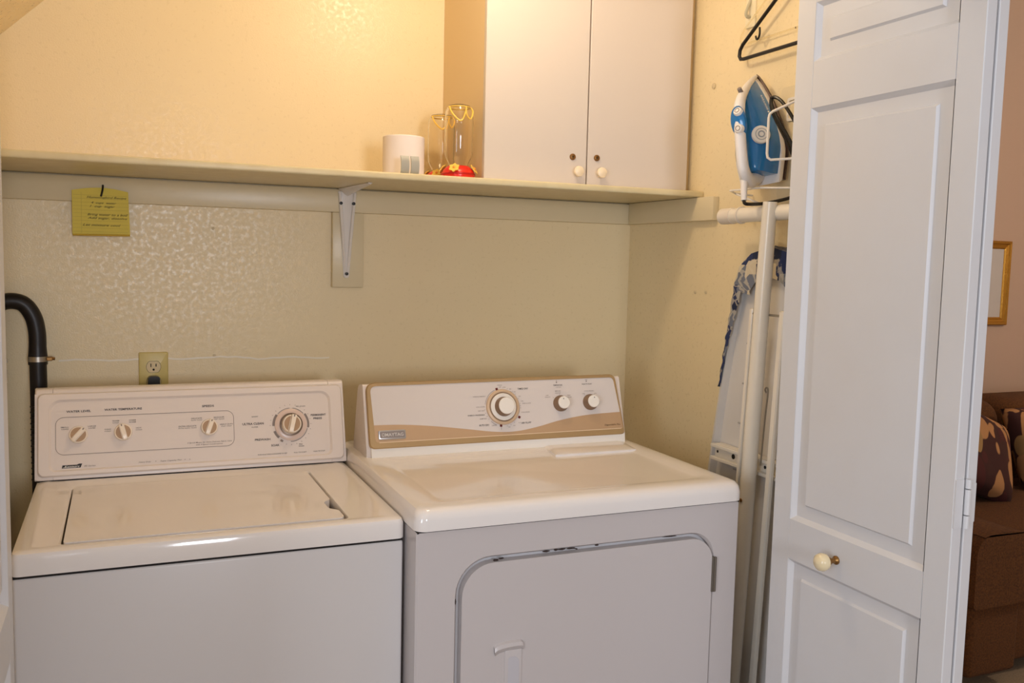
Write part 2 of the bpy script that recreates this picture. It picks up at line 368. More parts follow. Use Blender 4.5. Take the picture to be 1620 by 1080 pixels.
# ---- bifold doors
def bifold(name, leaves, yfar, ynear, label, facing, extras=True):
    """leaves: list of (x_face, x_back) ; the first is the one that faces the closet middle"""
    root = thing(name, ((leaves[0][0]+leaves[-1][1])/2, (yfar+ynear)/2, 0.015), label, kind='structure')
    ST = 0.0525; RA = [(0.02, 0.22), (0.8165, 0.8985), (1.7225, 1.8115), (1.925, 2.03)]; PN = [(0.22, 0.8165), (0.8985, 1.7225), (1.8115, 1.925)]
    out = []
    for k, (xf, xb) in enumerate(leaves):
        xa, xc = min(xf, xb), max(xf, xb)
        g = G().box(xa, xc, yfar-ST, yfar, 0.02, 2.03, 0.0015, 1).box(xa, xc, ynear, ynear+ST, 0.02, 2.03, 0.0015, 1)
        for z0, z1 in RA: g.box(xa, xc, ynear+ST, yfar-ST, z0, z1)
        leaf = part('door_leaf', g, M_door, root)
        for z0, z1 in PN:
            y0, y1 = ynear+ST, yfar-ST; gp = G()
            sgn = 1 if xf > xb else -1     # outward from xf
            for (xs, sg) in ((xf, sgn), (xb, -sgn)):
                d0, d1, ins = 0.0095, 0.0035, 0.034      # depth at edge, depth at field, bevel width
                bm_ = 0.007                                # sticking (moulded edge)
                rings = []
                for (i, d) in ((0, 0.0), (bm_, d0*0.8), (bm_+.0015, d0), (ins, d0-0.001), (ins+0.004, d1), (ins+0.0041, d1)):
                    x = xs - sg*d; rings.append([(x, y0+i, z0+i), (x, y1-i, z0+i), (x, y1-i, z1-i), (x, y0+i, z1-i)])
                gp.loft(rings, False, True)
            part('raised_panel', gp, M_door, leaf, smooth=20)
        out.append(leaf)
    return root, out
d1, lv = bifold('door_1', [(-0.205, -0.183), (-0.178, -0.156)], -0.978, -1.4206, 'white panelled bifold door folded open on the right', -1)
# round knob on the lock rail
g = G().lathe([(0.0, 0.050), (0.009, 0.0485), (0.0155, 0.043), (0.0175, 0.036), (0.0155, 0.028), (0.010, 0.0235), (0.006, 0.022), (0.006, 0.0205)], 24, face_x(-0.205, -1) @ T(1.166, 0.8545, 0))
kn = part('knob', g, mat('cream_ceramic', (236, 218, 178), 0.15, coat=0.4), lv[0], 'cream round knob on a brass neck')
part('neck', G().lathe([(0.0085, 0), (0.0085, 0.003), (0.005, 0.006), (0.005, 0.014), (0.0075, 0.017), (0.0075, 0.0205), (0.0, 0.0205)], 16, face_x(-0.205, -1) @ T(1.166, 0.8545, 0)), M_brass, kn)
# hinges joining the leaves at the near edges
for zc in (1.030, 1.93, 0.2):
    FN = face_y(-1.4206); g = G()
    g.box(-0.204, -0.185, 0, 0, 0, 0) if False else None
    g.prism(rr(-0.2045, -0.1865, zc-0.041, zc+0.041, 0.001, 1), 0, 0.0022, FN).prism(rr(-0.1745, -0.1585, zc-0.033, zc+0.033, 0.001, 1), 0, 0.0022, FN)
    for z0, z1 in ((zc-0.041, zc-0.020), (zc-0.018, zc+0.024), (zc+0.026, zc+0.041)):
        g.tube([(-0.1805, -1.4256, z0), (-0.1805, -1.4256, z1)], 0.0052, 10)
    h = part('hinge', g, M_door, lv[0], 'small painted hinge between the two leaves')
d2, lv2 = bifold('door_2', [(-1.612, -1.634), (-1.639, -1.661)], -0.978, -1.4206, 'white panelled bifold door whose edge shows at the left', 1)
for zc in (1.030,):
    part('hinge', G().tube([(-1.6365, -1.4256, zc-.04), (-1.6365, -1.4256, zc+.04)], 0.0052, 10), M_door, lv2[0])

# ================================================================== WASHER
WX0, WX1, WY, WZ = -1.6355, -0.9495, -0.7886, 0.9034
WB = -0.13
ws = thing('washing_machine', ((WX0+WX1)/2, (WY+WB)/2, 0.0), 'white top-loading washing machine left of the dryer', 'washing machine')
ws.scale = (0.975, 0.975, 0.975); ws.location = (-1.2966, -0.5098, 0.0353)
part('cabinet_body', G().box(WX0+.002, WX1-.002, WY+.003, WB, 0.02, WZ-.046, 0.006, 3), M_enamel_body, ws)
for fx in (WX0+.06, WX1-.06):
    for fy in (WY+.06, WB-.06): part('foot', G().lathe([(0.02, -0.0362), (0.02, -0.024), (0.008, -0.022), (0.008, 0.03)], 12, T(fx, fy, 0)), M_blackpl, ws)
# top deck: rolled outer edge, raised ridge, opening for the lid
LX0, LX1, LY0, LY1 = -1.556, -1.060, -0.752, -0.345
def rect_ring(x0, x1, y0, y1, r, z, seg=5): return [(p[0], p[1], z) for p in rr(x0, x1, y0, y1, r, seg)]
g = G(); rings = [rect_ring(WX0, WX1, WY, WB, 0.014, WZ-.042), rect_ring(WX0, WX1, WY, WB, 0.014, WZ-.012),
    rect_ring(WX0+.003, WX1-.003, WY+.003, WB-.003, 0.013, WZ-.0045), rect_ring(WX0+.009, WX1-.009, WY+.009, WB-.003, 0.012, WZ-.0015),
    rect_ring(WX0+.026, WX1-.026, WY+.016, WB-.01, 0.012, WZ), rect_ring(WX0+.034, WX1-.034, WY+.022, WB-.02, 0.012, WZ-.001),
    rect_ring(LX0-.008, LX1+.008, LY0-.006, LY1+.008, 0.014, WZ-.002), rect_ring(LX0-.004, LX1+.006, LY0-.004, LY1+.004, 0.012, WZ-.005), rect_ring(LX0-.004, LX1+.006, LY0-.004, LY1+.004, 0.012, WZ-.03)]
g.loft(rings, True, True); deck = part('top_deck', g, M_enamel, ws)
part('shadow_gap', G().box(WX0+.004, WX1-.004, WY+.004, WB-.01, WZ-.047, WZ-.041), M_seam, ws)
# lid with a finger notch at its right front
pol = rr(LX0, LX1, LY0, LY1, (0.008, 0.012, 0.02, 0.02), 6)
nt_ = [(LX1, -0.700), (LX1-.003, -0.692), (LX1-.014, -0.680), (LX1-.017, -0.665), (LX1-.017, -0.635), (LX1-.013, -0.622), (LX1-.003, -0.612), (LX1, -0.606)]
pol2 = [p for p in pol[:14]] + nt_ + [p for p in pol[14:]]
lid = part('lid', G().prism(pol2, WZ-.018, WZ-.0005, None, 0.0035, 2), M_enamel, ws)
line = G(); line.ring(rr(LX0-.0039, LX1+.0059, LY0-.0039, LY1+.0039, 0.012), rr(LX0+.004, LX1-.02, LY0+.004, LY1-.004, 0.01), WZ-.0285, WZ-.0275)
part('lid_gap', line, mat('lid_gap_tan', (120, 98, 74), 0.7), ws)
# console
WM = face_frame(-1.2925, -0.2765, 0.908, -0.222, 1.0975)
prof = round_poly([(-0.2765, 0.9045), (-0.15, 0.9045), (-0.155, 1.096), (-0.2195, 1.1005)], [0.004, 0.01, 0.02, 0.012], 6)
def extr_x(poly, x0, x1, bev=0.0, seg=2):
    M = Matrix(((0, 0, 1, 0), (1, 0, 0, 0), (0, 1, 0, 0), (0, 0, 0, 1)))
    return G().prism(poly, x0, x1, M, bev, seg, True)
con = part('console', extr_x(prof, -1.600, -0.985), M_plastic, ws)
part('end_cap', extr_x(prof, -1.6365, -1.6007, 0.006, 3), M_plastic, ws)
part('end_cap', extr_x(prof, -0.9843, -0.9485, 0.006, 3), M_plastic, ws)
part('console_gap', G().box(-1.632, -0.953, -0.272, -0.15, 0.901, 0.9055), M_seam, ws)
# raised rim around the printed panel
outer = rr(-0.339, 0.339, 0.004, 0.190, 0.012, 6); inner = rr(-0.3115, 0.305, 0.0185, 0.170, (0.012, 0.014, 0.022, 0.022), 6)
g = G()
ro = [(p[0], p[1], 0.0) for p in outer]; r1 = [(p[0]*.992, 0.097+(p[1]-0.097)*.965, 0.0055) for p in outer]; ra = [(p[0], p[1], 0.0055) for p in rr(-0.3165, 0.310, 0.0150, 0.1745, (0.012, 0.014, 0.024, 0.024), 6)]; rb = [(p[0], p[1], 0.0010) for p in inner]
g.loft([ro, r1, ra, rb], False, False, WM)
part('panel_rim', g, M_plastic, con, smooth=30)
pan = part('control_panel', G().prism(inner, -0.001, 0.0011, WM), M_panel, ws)
PH = 0.0017
g = G(); line_geo(g, rr(-0.3025, 0.0780, 0.0515, 0.1350, 0.017, 8), 0.0011, WM, PH, True); part('outline', g, M_inkgrey, pan)
big = [('WATER LEVEL', -0.256, 0.1475, 0.050, 0.0046), ('WATER TEMPERATURE', -0.1637, 0.1485, 0.079, 0.0046), ('SPEEDS', 0.0209, 0.1481, 0.027, 0.0046),
       ('ULTRA CLEAN', 0.1225, 0.1008, 0.0495, 0.0050), ('PREWASH', 0.1435, 0.0618, 0.036, 0.0048), ('SOAK', 0.1727, 0.0465, 0.0195, 0.0048),
       ('PERMANENT', 0.2795, 0.1155, 0.037, 0.0046), ('PRESS', 0.2775, 0.1070, 0.021, 0.0046)]
for a in big:
    g = G(); text_geo(g, a[0], a[1], a[2], a[3], a[4], WM, PH, bold=.022); part('lettering', g, M_ink, pan)
small = [('SMALL', -.2841, .1128, .0165, .0026), ('LOAD', -.2835, .1085, .014, .0026), ('LARGE', -.2291, .1128, .0165, .0026), ('LOAD', -.2291, .1085, .014, .0026),
         ('COLD', -.1965, .1040, .0135, .0026), ('COLD', -.1965, .0997, .0135, .0024), ('WARM', -.1800, .1225, .0145, .0026), ('COLD', -.1800, .1180, .0135, .0024),
         ('WARM', -.1450, .1225, .0145, .0026), ('WARM', -.1450, .1180, .0145, .0024), ('HOT', -.1315, .1040, .0115, .0026), ('COLD', -.1315, .0997, .0135, .0024),
         ('DELICATE', -.0055, .1200, .0235, .0028), ('SLOW / SLOW', -.0055, .1156, .0245, .0022), ('REGULAR', .0450, .1205, .0235, .0028), ('FAST / SLOW', .0450, .1160, .0235, .0022),
         ('EXTRA DELICATE', -.0260, .1025, .0390, .0028), ('EXTRA SLOW / SLOW', -.0260, .0980, .0400, .0022), ('HEAVY DUTY', .0615, .1030, .0300, .0028), ('FAST / FAST', .0615, .0985, .0235, .0022),
         ('SHORT', .1275, .1176, .0150, .0026), ('SUPER', .1265, .0925, .0150, .0026), ('PRE WASH', .2370, .1385, .0225, .0026), ('PRE', .2335, .0455, .0085, .0026), ('RINSE', .2350, .0410, .0130, .0026)]
g = G()
for a in small: text_geo(g, *a, WM, PH)
part('lettering', g, M_ink, pan)
g = G()
for a in [('3 Speed Motor for Extra Delicate Fabric Care', .0225, .0632, .1000, .0030), ('with 4 Speed Combinations', .0215, .0580, .0600, .0030), ('Heavy Duty', -.1200, .0255, .0260, .0032), ('Super Capacity Plus', -.0640, .0255, .0460, .0032), ('Quiet', -.0180, .0255, .0120, .0032), ('80 Series', -.2340, .0245, .0230, .0034)]:
    text_geo(g, *a, WM, PH, 0.25)
for s_ in (-.0965, -.0335): g.lathe([(0.0010, 0.0), (0.0010, PH), (0, PH)], 6, WM @ T(s_, .0255, 0))
part('lettering', g, M_inkgrey, pan)
g = G()
for a in [('PUSH IN & TURN CLOCKWISE TO SET', .1655, .0257, .0690, .0026), ('PULL TO START', .2315, .0260, .0300, .0026), ('PUSH TO STOP', .2775, .0262, .0280, .0026)]: text_geo(g, *a, WM, PH)
part('lettering', g, M_ink, pan)
# maker's plate: slanted black block with a white script
g = G().prism([(-.2905, .0218), (-.2530, .0218), (-.2495, .0305), (-.2560, .0305), (-.2600, .0285), (-.2890, .0285)], 0.0, PH, WM)
lg = part('logo', g, M_black, pan, 'small black brand plate')
g = G(); text_geo(g, 'Kenmore', -.2700, .0252, .0300, .0042, WM, PH+.0005, 0.35); line_geo(g, [(-.288, .0232), (-.262, .0232)], .0007, WM, PH+.0005); part('lettering', g, M_white, lg)
# knobs with a grip bar across
def knob(parent, M, s, t, r, ang, depth=0.014, skirt=None):
    K = M @ T(s, t, 0.0012)
    b = part('knob', G().lathe([(r, 0), (r*1.02, depth*.25), (r*.97, depth*.55), (r*.90, depth*.62), (0, depth*.62)], 36, K), M_knobwhite, parent)
    gt = G()
    for sg in (1, -1):        # the two tan half-discs beside the grip
        pts = [(r*.84*math.cos(a), r*.84*math.sin(a)) for a in [math.acos(.30/.84)-PI+0 + i*(2*(PI-math.acos(.30/.84)) - PI)/14*0 for i in range(1)]]
        a0 = math.asin(0.30/0.84)
        arc = [(r*.84*math.cos(a), r*.84*math.sin(a)) for a in [a0 + i*(PI-2*a0)/14 for i in range(15)]]
        pol_ = [(p[0], p[1]) for p in arc]
        R_ = Matrix.Rotation(ang + (0 if sg > 0 else PI), 4, 'Z')
        gt.prism(pol_, depth*.60, depth*.645, K @ R_)
    part('knob_inlay', gt, M_knobtan, b)
    R_ = Matrix.Rotation(ang, 4, 'Z')
    bar = [(-r*.95, -r*.26), (-r*.3, -r*.20), (r*.3, -r*.22), (r*.95, -r*.26), (r*.95, r*.26), (r*.3, r*.22), (-r*.3, r*.20), (-r*.95, r*.26)]
    part('grip', G().prism(bar, depth*.55, depth*1.15, K @ R_, r*.06, 2), M_knobwhite, b)
    part('pointer', G().prism(rr(r*.70, r*.93, -r*.07, r*.07, r*.05, 2), depth*1.15, depth*1.15+.0004, K @ R_), M_inkgrey, b)
    return b
knob(pan, WM, -0.2569, 0.0945, 0.0190, math.radians(48))
knob(pan, WM, -0.1644, 0.0955, 0.0190, math.radians(104))
knob(pan, WM, 0.0223, 0.0975, 0.0190, math.radians(70))
# timer dial: printed ring, pink skirt, big knob
DC = (0.2115, 0.0945)
K = WM @ T(DC[0], DC[1], 0.0012)
sk = part('dial_skirt', G().lathe([(0.0385, 0), (0.0385, 0.003), (0.036, 0.0045), (0.028, 0.0050), (0, 0.0050)], 56, K), mat('pinkish_dial_skirt', (222, 198, 184), 0.25), pan)
part('dial_ring', G().lathe([(0.0275, 0.0045), (0.0275, 0.0095), (0.0235, 0.0105), (0, 0.0105)], 48, K), mat('bronze_dial_ring', (118, 100, 84), 0.35, metal=0.4), sk)
knob(sk, WM @ T(0, 0, 0.009), DC[0], DC[1], 0.0228, math.radians(76), 0.022)
g = G()
def arc_pts(c, r, a0, a1, n=20): return [(c[0]+r*math.cos(math.radians(a0+(a1-a0)*i/n)), c[1]+r*math.sin(math.radians(a0+(a1-a0)*i/n))) for i in range(n+1)]
line_geo(g, arc_pts(DC, 0.0412, 142, 182), 0.0055, WM, PH); line_geo(g, arc_pts(DC, 0.0405, 92, 138), 0.0012, WM, PH)
line_geo(g, arc_pts(DC, 0.0420, 200, 226), 0.0055, WM, PH); line_geo(g, arc_pts(DC, 0.0445, 234, 243), 0.0052, WM, PH)
line_geo(g, arc_pts(DC, 0.0405, 40, 82), 0.0014, WM, PH); line_geo(g, arc_pts(DC, 0.0425, -12, 36), 0.0050, WM, PH); line_geo(g, arc_pts(DC, 0.0410, 268, 345), 0.0016, WM, PH)
for a in range(0, 360, 15):
    if a in (195, 210, 225, 240): continue
    p0 = arc_pts(DC, 0.0475, a, a, 1)[0]; p1 = arc_pts(DC, 0.0500, a, a, 1)[0]
    line_geo(g, [p0, p1], 0.0010, WM, PH)
part('dial_print', g, M_inkgrey, pan)

# ================================================================== DRYER
DX0, DX1, DY, DZ = -0.9596, -0.2226, -0.8944, 0.9465
DB = -0.22
dr = thing('clothes_dryer', ((DX0+DX1)/2, (DY+DB)/2, 0), 'white clothes dryer with a champagne and white control panel', 'dryer')
# front panel with a rounded opening, sides behind
FD = face_y(DY+.003)
dx0, dx1, dz0, dz1 = -0.8795, -0.2865, 0.275, 0.8425
dout = rr(DX0+.002, DX1-.002, 0.02, DZ-.046, 0.004, 8); din = rr(dx0, dx1, dz0, dz1, (0.05, 0.05, 0.062, 0.072), 8)
g = G(); n_ = len(dout)
def ringpts(p, h): return [tuple(FD @ Vector((a, b, h))) for a, b in p]
g.loft([ringpts(dout, -(DB-DY-.003)), ringpts(dout, -.004), ringpts([(a + (0.004 if a < -.6 else -.004), b) for a, b in dout], 0.0), ringpts(din, 0.0), ringpts(rr(dx0+.004, dx1-.004, dz0+.004, dz1-.004, (0.048, 0.048, 0.06, 0.07), 8), -.006), ringpts(rr(dx0+.004, dx1-.004, dz0+.004, dz1-.004, (0.048, 0.048, 0.06, 0.07), 8), -.02)], True, True)
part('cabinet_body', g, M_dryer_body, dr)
for fx in (DX0+.06, DX1-.06):
    for fy in (DY+.06, DB-.06): part('foot', G().lathe([(0.02, 0.0), (0.02, 0.012), (0.008, 0.014), (0.008, 0.03)], 12, T(fx, fy, 0)), M_blackpl, dr)
# door panel, proud of its recess
do = rr(dx0+.0125, dx1-.0065, dz0+.008, dz1-.0125, (0.045, 0.045, 0.056, 0.064), 10)
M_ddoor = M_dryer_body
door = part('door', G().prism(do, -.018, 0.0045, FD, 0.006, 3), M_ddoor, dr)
part('door_gap', G().ring(rr(dx0+.0041, dx1-.0041, dz0+.0041, dz1-.0041, (0.048, 0.048, 0.06, 0.07), 10), rr(dx0+.016, dx1-.010, dz0+.012, dz1-.016, (0.045, 0.045, 0.056, 0.064), 10), -.0195, -.0165, FD), mat('door_gap_grey', (200, 198, 200), 0.5), dr)
# moulded pull: raised brow, slot below it
g = G()
br = spline([(-.799, .655, 0), (-.790, .6600, 0), (-.768, .6625, 0), (-.745, .6625, 0), (-.739, .6600, 0)], 6)
g.loft([[tuple(FD @ Vector((p.x + dx, p.y + dz_, hz))) for p in br] for dx, dz_, hz in ((0, .006, .0045), (0, .003, .0095), (0, -.004, .0115), (.002, -.010, .0085), (.004, -.014, .0045))], False, False, closed=False)
hd = part('door_pull', g, M_ddoor, door)
part('pull_post', G().prism(rr(-.7760, -.7385, .44, .650, .004, 3), .004, .0068, FD, .002, 2), M_ddoor, hd)
part('pull_slot', G().prism(rr(-.7685, -.7450, .46, .636, (.003, .003, .012, .004), 5), .006, .0072, FD), mat('slot_shade', (196, 192, 196), 0.4), hd)
# hinges at the right edge
for zc in (0.747, 0.36):
    h = part('door_hinge', G().box(-.2945, -.2885, DY-.0045, DY+.004, zc-.039, zc+.039, 0.001, 1).tube([(-.2875, DY-.0035, zc-.038), (-.2875, DY-.0035, zc+.038)], .0032, 8), mat('dull_hinge_metal', (120, 112, 102), .45, metal=.7), dr, 'grey metal door hinge')
# chipped paint along the top of the recess
g = G()
for (a, b, sx, sz) in ((-.797, .8325, .006, .0030), (-.785, .8350, .007, .0018), (-.690, .8385, .010, .0022), (-.668, .8390, .005, .0026), (-.655, .8390, .010, .0022), (-.634, .8388, .012, .0024), (-.622, .8365, .003, .0018), (-.575, .8395, .005, .0020), (-.40, .8400, .02, .0013), (-.8785, .760, .0016, .006)):
    pts = [(a+sx*math.cos(t)*random.uniform(.7, 1.1), b+sz*math.sin(t)*random.uniform(.6, 1.1)) for t in [i*2*PI/9 for i in range(9)]]
    part('paint_chip', G().prism(pts, -.001, .0004, FD), mat('rust_chip', (56, 42, 38), 0.8), dr)
# top: rounded slab with a shallow tray
g = G()
R = lambda i, z, r=0.022: rect_ring(DX0+i, DX1-i, DY+i, DB-.0, r, z, 6)
tray = lambda i, z: rect_ring(DX0+.052+i, DX1-.052-i, DY+.050+i, -0.462-i, 0.03, z, 6)
rings = [rect_ring(DX0-.001, DX1+.001, DY-.006, DB, .022, DZ-.042, 6), rect_ring(DX0-.001, DX1+.001, DY-.006, DB, .022, DZ-.022, 6), rect_ring(DX0+.001, DX1-.001, DY-.003, DB, .022, DZ-.011, 6), rect_ring(DX0+.006, DX1-.006, DY+.004, DB-.004, .022, DZ-.0035, 6),
         rect_ring(DX0+.016, DX1-.016, DY+.016, DB-.01, .022, DZ-.0003, 6), rect_ring(DX0+.030, DX1-.030, DY+.032, -.455, .024, DZ, 6), tray(0, DZ-.0006), tray(.012, DZ-.0042), tray(.02, DZ-.005)]
g.loft(rings, True, True); part('top_panel', g, M_enamel, dr)
part('shadow_gap', G().box(DX0+.004, DX1-.004, DY+.004, DB-.01, DZ-.048, DZ-.0415), M_seam, dr)
# lint screen lid
g = G(); a = [(-.500, -.538), (-.277, -.538), (-.258, -.440), (-.486, -.440)]; b2 = [(-.484, -.524), (-.291, -.524), (-.278, -.446), (-.472, -.446)]
g.loft([[(p[0], p[1], DZ-.006) for p in a], [(p[0], p[1], DZ+.0005) for p in a], [(p[0], p[1], DZ+.004) for p in b2]], False, True)
part('lint_screen_lid', g, M_enamel, dr, smooth=15)
# console
DM = face_frame(-0.5911, -0.4375, 0.9655, -0.392, 1.1165)
prof = round_poly([(-0.4345, 0.9415), (-0.300, 0.9415), (-0.345, 1.106), (-0.389, 1.112), (-0.4325, 0.9655)], [0.002, 0.01, 0.02, 0.006, 0.002], 5)
dcon = part('console', extr_x(prof, -0.938, -0.2480, 0.008, 3), M_plastic, dr)
prof2 = [(-0.4435, 0.9440), (-0.42, 0.9440), (-0.42, 0.9690), (-0.4395, 0.9690)]
part('console_base', extr_x(prof2, -0.928, -0.2535, 0.002, 2), M_white, dcon)
def trap(w0, w1, t0, t1, r, seg=6): return round_poly([(-w0, t0), (w0, t0), (w1, t1), (-w1, t1)], r, seg)
to = round_poly([(-.341, .0000), (.3385, .0000), (.3265, .1585), (-.3415, .1560)], [.014, .012, .018, .022], 6)
ti = round_poly([(-.3265, .0140), (.3345, .0150), (.3200, .1500), (-.3325, .1475)], [.010, .009, .012, .016], 6)
g = G()
g.loft([[(p[0], p[1], -.006) for p in to], [(p[0], p[1], .0035) for p in to], [(p[0]*.995, .078+(p[1]-.078)*.975, .0060) for p in to], [(p[0], p[1], .0060) for p in ti], [(p[0], p[1], .0035) for p in ti]], True, False, DM)
part('console_trim', g, M_gold, dr, 'champagne gold trim around the control panel')
dpan = part('control_panel', G().prism(ti, .002, .0045, DM), mat('warm_white_panel', (218, 209, 204), 0.35), dr)
wv = spline([(-.3325, .0556, 0), (-.262, .0537, 0), (-.186, .0468, 0), (-.101, .0352, 0), (-.0227, .0243, 0), (.033, .0232, 0), (.091, .0313, 0), (.156, .0449, 0), (.232, .0546, 0), (.3300, .0582, 0)], 6)
pol = [(-.3222, .0142), (.3285, .0152), (.3338, .0195)] + [(p.x, p.y) for p in reversed(wv)] + [(-.3288, .0300), (-.3268, .0190)]
part('gold_band', G().prism(pol, .0040, .0049, DM), M_goldband, dpan, 'champagne wave-shaped band')
g = G(); line_geo(g, [(-.318, .0142), (.327, .0152)], .0018, DM, .0063); part('trim_highlight', g, mat('pale_gold_edge', (232, 206, 172), .3), dpan)
bd = part('badge', G().prism(rr(-.3195, -.2530, .0205, .0425, .004, 4), .004, .0075, DM, .0015, 2), M_chrome, dpan, 'silver brand badge')
part('badge_field', G().prism(rr(-.3165, -.2560, .0240, .0390, .003, 4), .0074, .0078, DM), mat('grey_badge_field', (150, 140, 136), .35, metal=.4), bd)
g = G(); text_geo(g, 'MAYTAG', -.2815, .0315, .0440, .0075, DM, .0083); line_geo(g, rr(-.3105, -.3055, .0280, .0350, .001, 1), .001, DM, .0083, True); part('lettering', g, mat('badge_letters', (222, 216, 210), .35), bd)
DH = .0051
g = G()
for a in [('TIMED DRY', .0590, .1288, .0290, .0042), ('AIR FLUFF', .0600, .0430, .0270, .0042), ('AUTO DRY', -.0529, .0421, .0270, .0044), ('ENERGY PREFERRED', -.0715, .0674, .0440, .0030)]: text_geo(g, *a, DM, DH)
part('lettering', g, M_ink, dpan)
g = G()
for a in [('WRINKLE PREVENT', -.0600, .1130, .0330, .0024), ('COOL DOWN', -.0590, .0872, .0230, .0024), ('VERY DRY', -.0575, .0775, .0180, .0024), ('DAMP DRY', -.0540, .0580, .0180, .0024), ('LESS', -.0265, .0405, .0120, .0022), ('COOL DOWN', .0600, .0695, .0230, .0024), ('PRESS', -.0030, .1395, .0120, .0022), ('60', -.0025, .1350, .0055, .0022), ('50', .0095, .1340, .0055, .0022), ('40', .0240, .1290, .0055, .0022), ('30', .0355, .1215, .0055, .0022), ('DELICATE', .0660, .0915, .0230, .0022), ('20', .0480, .1100, .0055, .0022), ('10', .0540, .0975, .0055, .0022), ('10', .0420, .0440, .0055, .0022), ('20', .0270, .0375, .0055, .0022), ('30', .0130, .0345, .0055, .0022),
          ('COTTON', .1585, .1290, .0140, .0020), ('MEDIUM', .1555, .1195, .0150, .0022), ('DELICATE', .1555, .1145, .0150, .0020), ('LOW', .1245, .1090, .0080, .0022), ('DELICATE', .1255, .1045, .0150, .0020), ('HIGH', .1860, .1075, .0090, .0022), ('REGULAR', .1865, .1025, .0130, .0020), ('CYCLE SIGNAL', .2455, .1165, .0290, .0024), ('OFF', .2290, .1100, .0070, .0022), ('ON', .2630, .1095, .0060, .0022)]: text_geo(g, *a, DM, DH)
part('lettering', g, M_inkgrey, dpan)
g = G()
for a in [('TEMPERATURE', .1573, .1345, .0260, .0030), ('PUSH TO START', .2413, .1347, .0290, .0030)]: text_geo(g, *a, DM, DH)
part('lettering', g, M_ink, dpan)
g = G(); text_geo(g, 'Dependable Plus', .3035, .0262, .0470, .0040, DM, .0056, .3); part('lettering', g, mat('bronze_print', (110, 84, 52), .5), dpan)
g = G()     # thermometer and signal pictograms, ticks
g.lathe([(.0016, 0), (.0016, DH), (0, DH)], 10, DM @ T(.1545, .1415, 0)); line_geo(g, [(.1545, .1415), (.1545, .1470)], .0012, DM, DH)
g.lathe([(.0016, 0), (.0016, DH), (0, DH)], 10, DM @ T(.2405, .1420, 0)); line_geo(g, [(.2375, .1455), (.2435, .1455)], .0010, DM, DH)
line_geo(g, arc_pts((0, .0847), .0465, 112, 170), .0009, DM, DH); line_geo(g, arc_pts((0, .0847), .0480, 225, 246), .0009, DM, DH); line_geo(g, arc_pts((0, .0847), .0455, -22, 60), .0007, DM, DH)
for a in (84, 70, 52, 40, 24, 8, 2, -5, -55, -68, -80, 186, 196, 206, 216): line_geo(g, [arc_pts((0, .0847), .0470, a, a, 1)[0], arc_pts((0, .0847), .0495, a, a, 1)[0]], .0008, DM, DH)
for cx in (.1601, .2450):
    for a in ((45, 90, 140) if cx < .2 else (55, 125)): line_geo(g, [arc_pts((cx, .0871), .0235, a, a, 1)[0], arc_pts((cx, .0871), .0255, a, a, 1)[0]], .0010, DM, DH)
line_geo(g, [(-.0085, .0380), (-.0085, .0290)], .0006, DM, DH)
part('dial_print', g, M_inkgrey, dpan)
for (s_, t_, a) in ((-.0118, .1300, 100), (.0425, .0575, -30), (-.0085, .0390, 260)):
    part('start_mark', G().prism(rr(-.0030, .0030, -.0030, .0030, .0004, 1), .0045, DH, DM @ T(s_, t_, 0) @ Matrix.Rotation(math.radians(a-90), 4, 'Z')), M_redmark, dpan, 'small maroon square')
K = DM @ T(0, .0847, .0045)
ds = part('dial_ring', G().lathe([(.0440, 0), (.0440, .004), (.0425, .006), (.0385, .0072), (.0365, .0060), (.0360, .0040), (0, .0040)], 56, K), mat('beige_dial_ring', (206, 178, 148), .35), dpan)
M_bronze = mat('bronze_knob_side', (136, 110, 88), .4, metal=.2)
part('dial_groove', G().lathe([(.0362, .0042), (.0362, .0050), (.0338, .0050), (.0338, .0042)], 48, K), M_bronze, ds)
sk = part('dial_skirt', G().lathe([(.0338, .004), (.0338, .0075), (.0320, .0090), (.0240, .0095), (0, .0095)], 48, K), M_white, ds)
kb = part('knob', G().lathe([(.0245, .0095), (.0235, .0150), (.0215, .0230), (.0205, .0270), (0, .0270)], 48, K), M_bronze, sk)
part('knob_cap', G().lathe([(.0206, .0260), (.0206, .0290), (.0190, .0302), (0, .0305)], 48, K), M_white, kb)
for cx, pa in ((.1601, 100), (.2450, 80)):
    K = DM @ T(cx, .0871, .0045)
    kb = part('knob', G().lathe([(.0205, 0), (.0205, .005), (.0185, .008), (.0165, .0180), (.0155, .0205), (0, .0205)], 40, K), M_bronze, dpan)
    cap = part('knob_cap', G().lathe([(.0158, .0200), (.0158, .0230), (.0145, .0240), (0, .0243)], 40, K), M_white, kb)
    part('pointer', G().lathe([(.0013, .024), (.0013, .0248), (0, .0248)], 10, K @ T(.0095*math.cos(math.radians(pa)), .0095*math.sin(math.radians(pa)), 0)), M_ink, cap)

# ================================================================== SHELF, BRACKET, CABINET
SZ = 1.609
solo('wall_shelf', G().box(XL, -0.0005, -0.387, 0.0, SZ-.0165, SZ, 0.004, 3), M_shelfwood, (XL/2, -0.19, SZ-.0165), 'long cream painted shelf above the washer and dryer', 'shelf')
bk = thing('shelf_bracket', (-0.892, -0.02, 1.35), 'white pressed metal bracket under the shelf', 'bracket')
FBk = face_y(-0.0195)
def leg_plate(pl2, h): return G().prism(pl2, 0, h, FBk, .0012, 2)
g = leg_plate(round_poly([(-.901, 1.352), (-.887, 1.352), (-.868, 1.584), (-.918, 1.584)], [.006, .006, .002, .002], 5), .0022)
for x0_, x1_ in ((-.8975, -.9135), (-.8905, -.8725)):         # pressed ribs of the upright
    g.tube([tuple(FBk @ Vector((x0_, 1.372, .001))), tuple(FBk @ Vector(((x0_+x1_)/2, 1.475, .0045))), tuple(FBk @ Vector((x1_, 1.580, .0035)))], [.0030, .0046, .0045], 8)
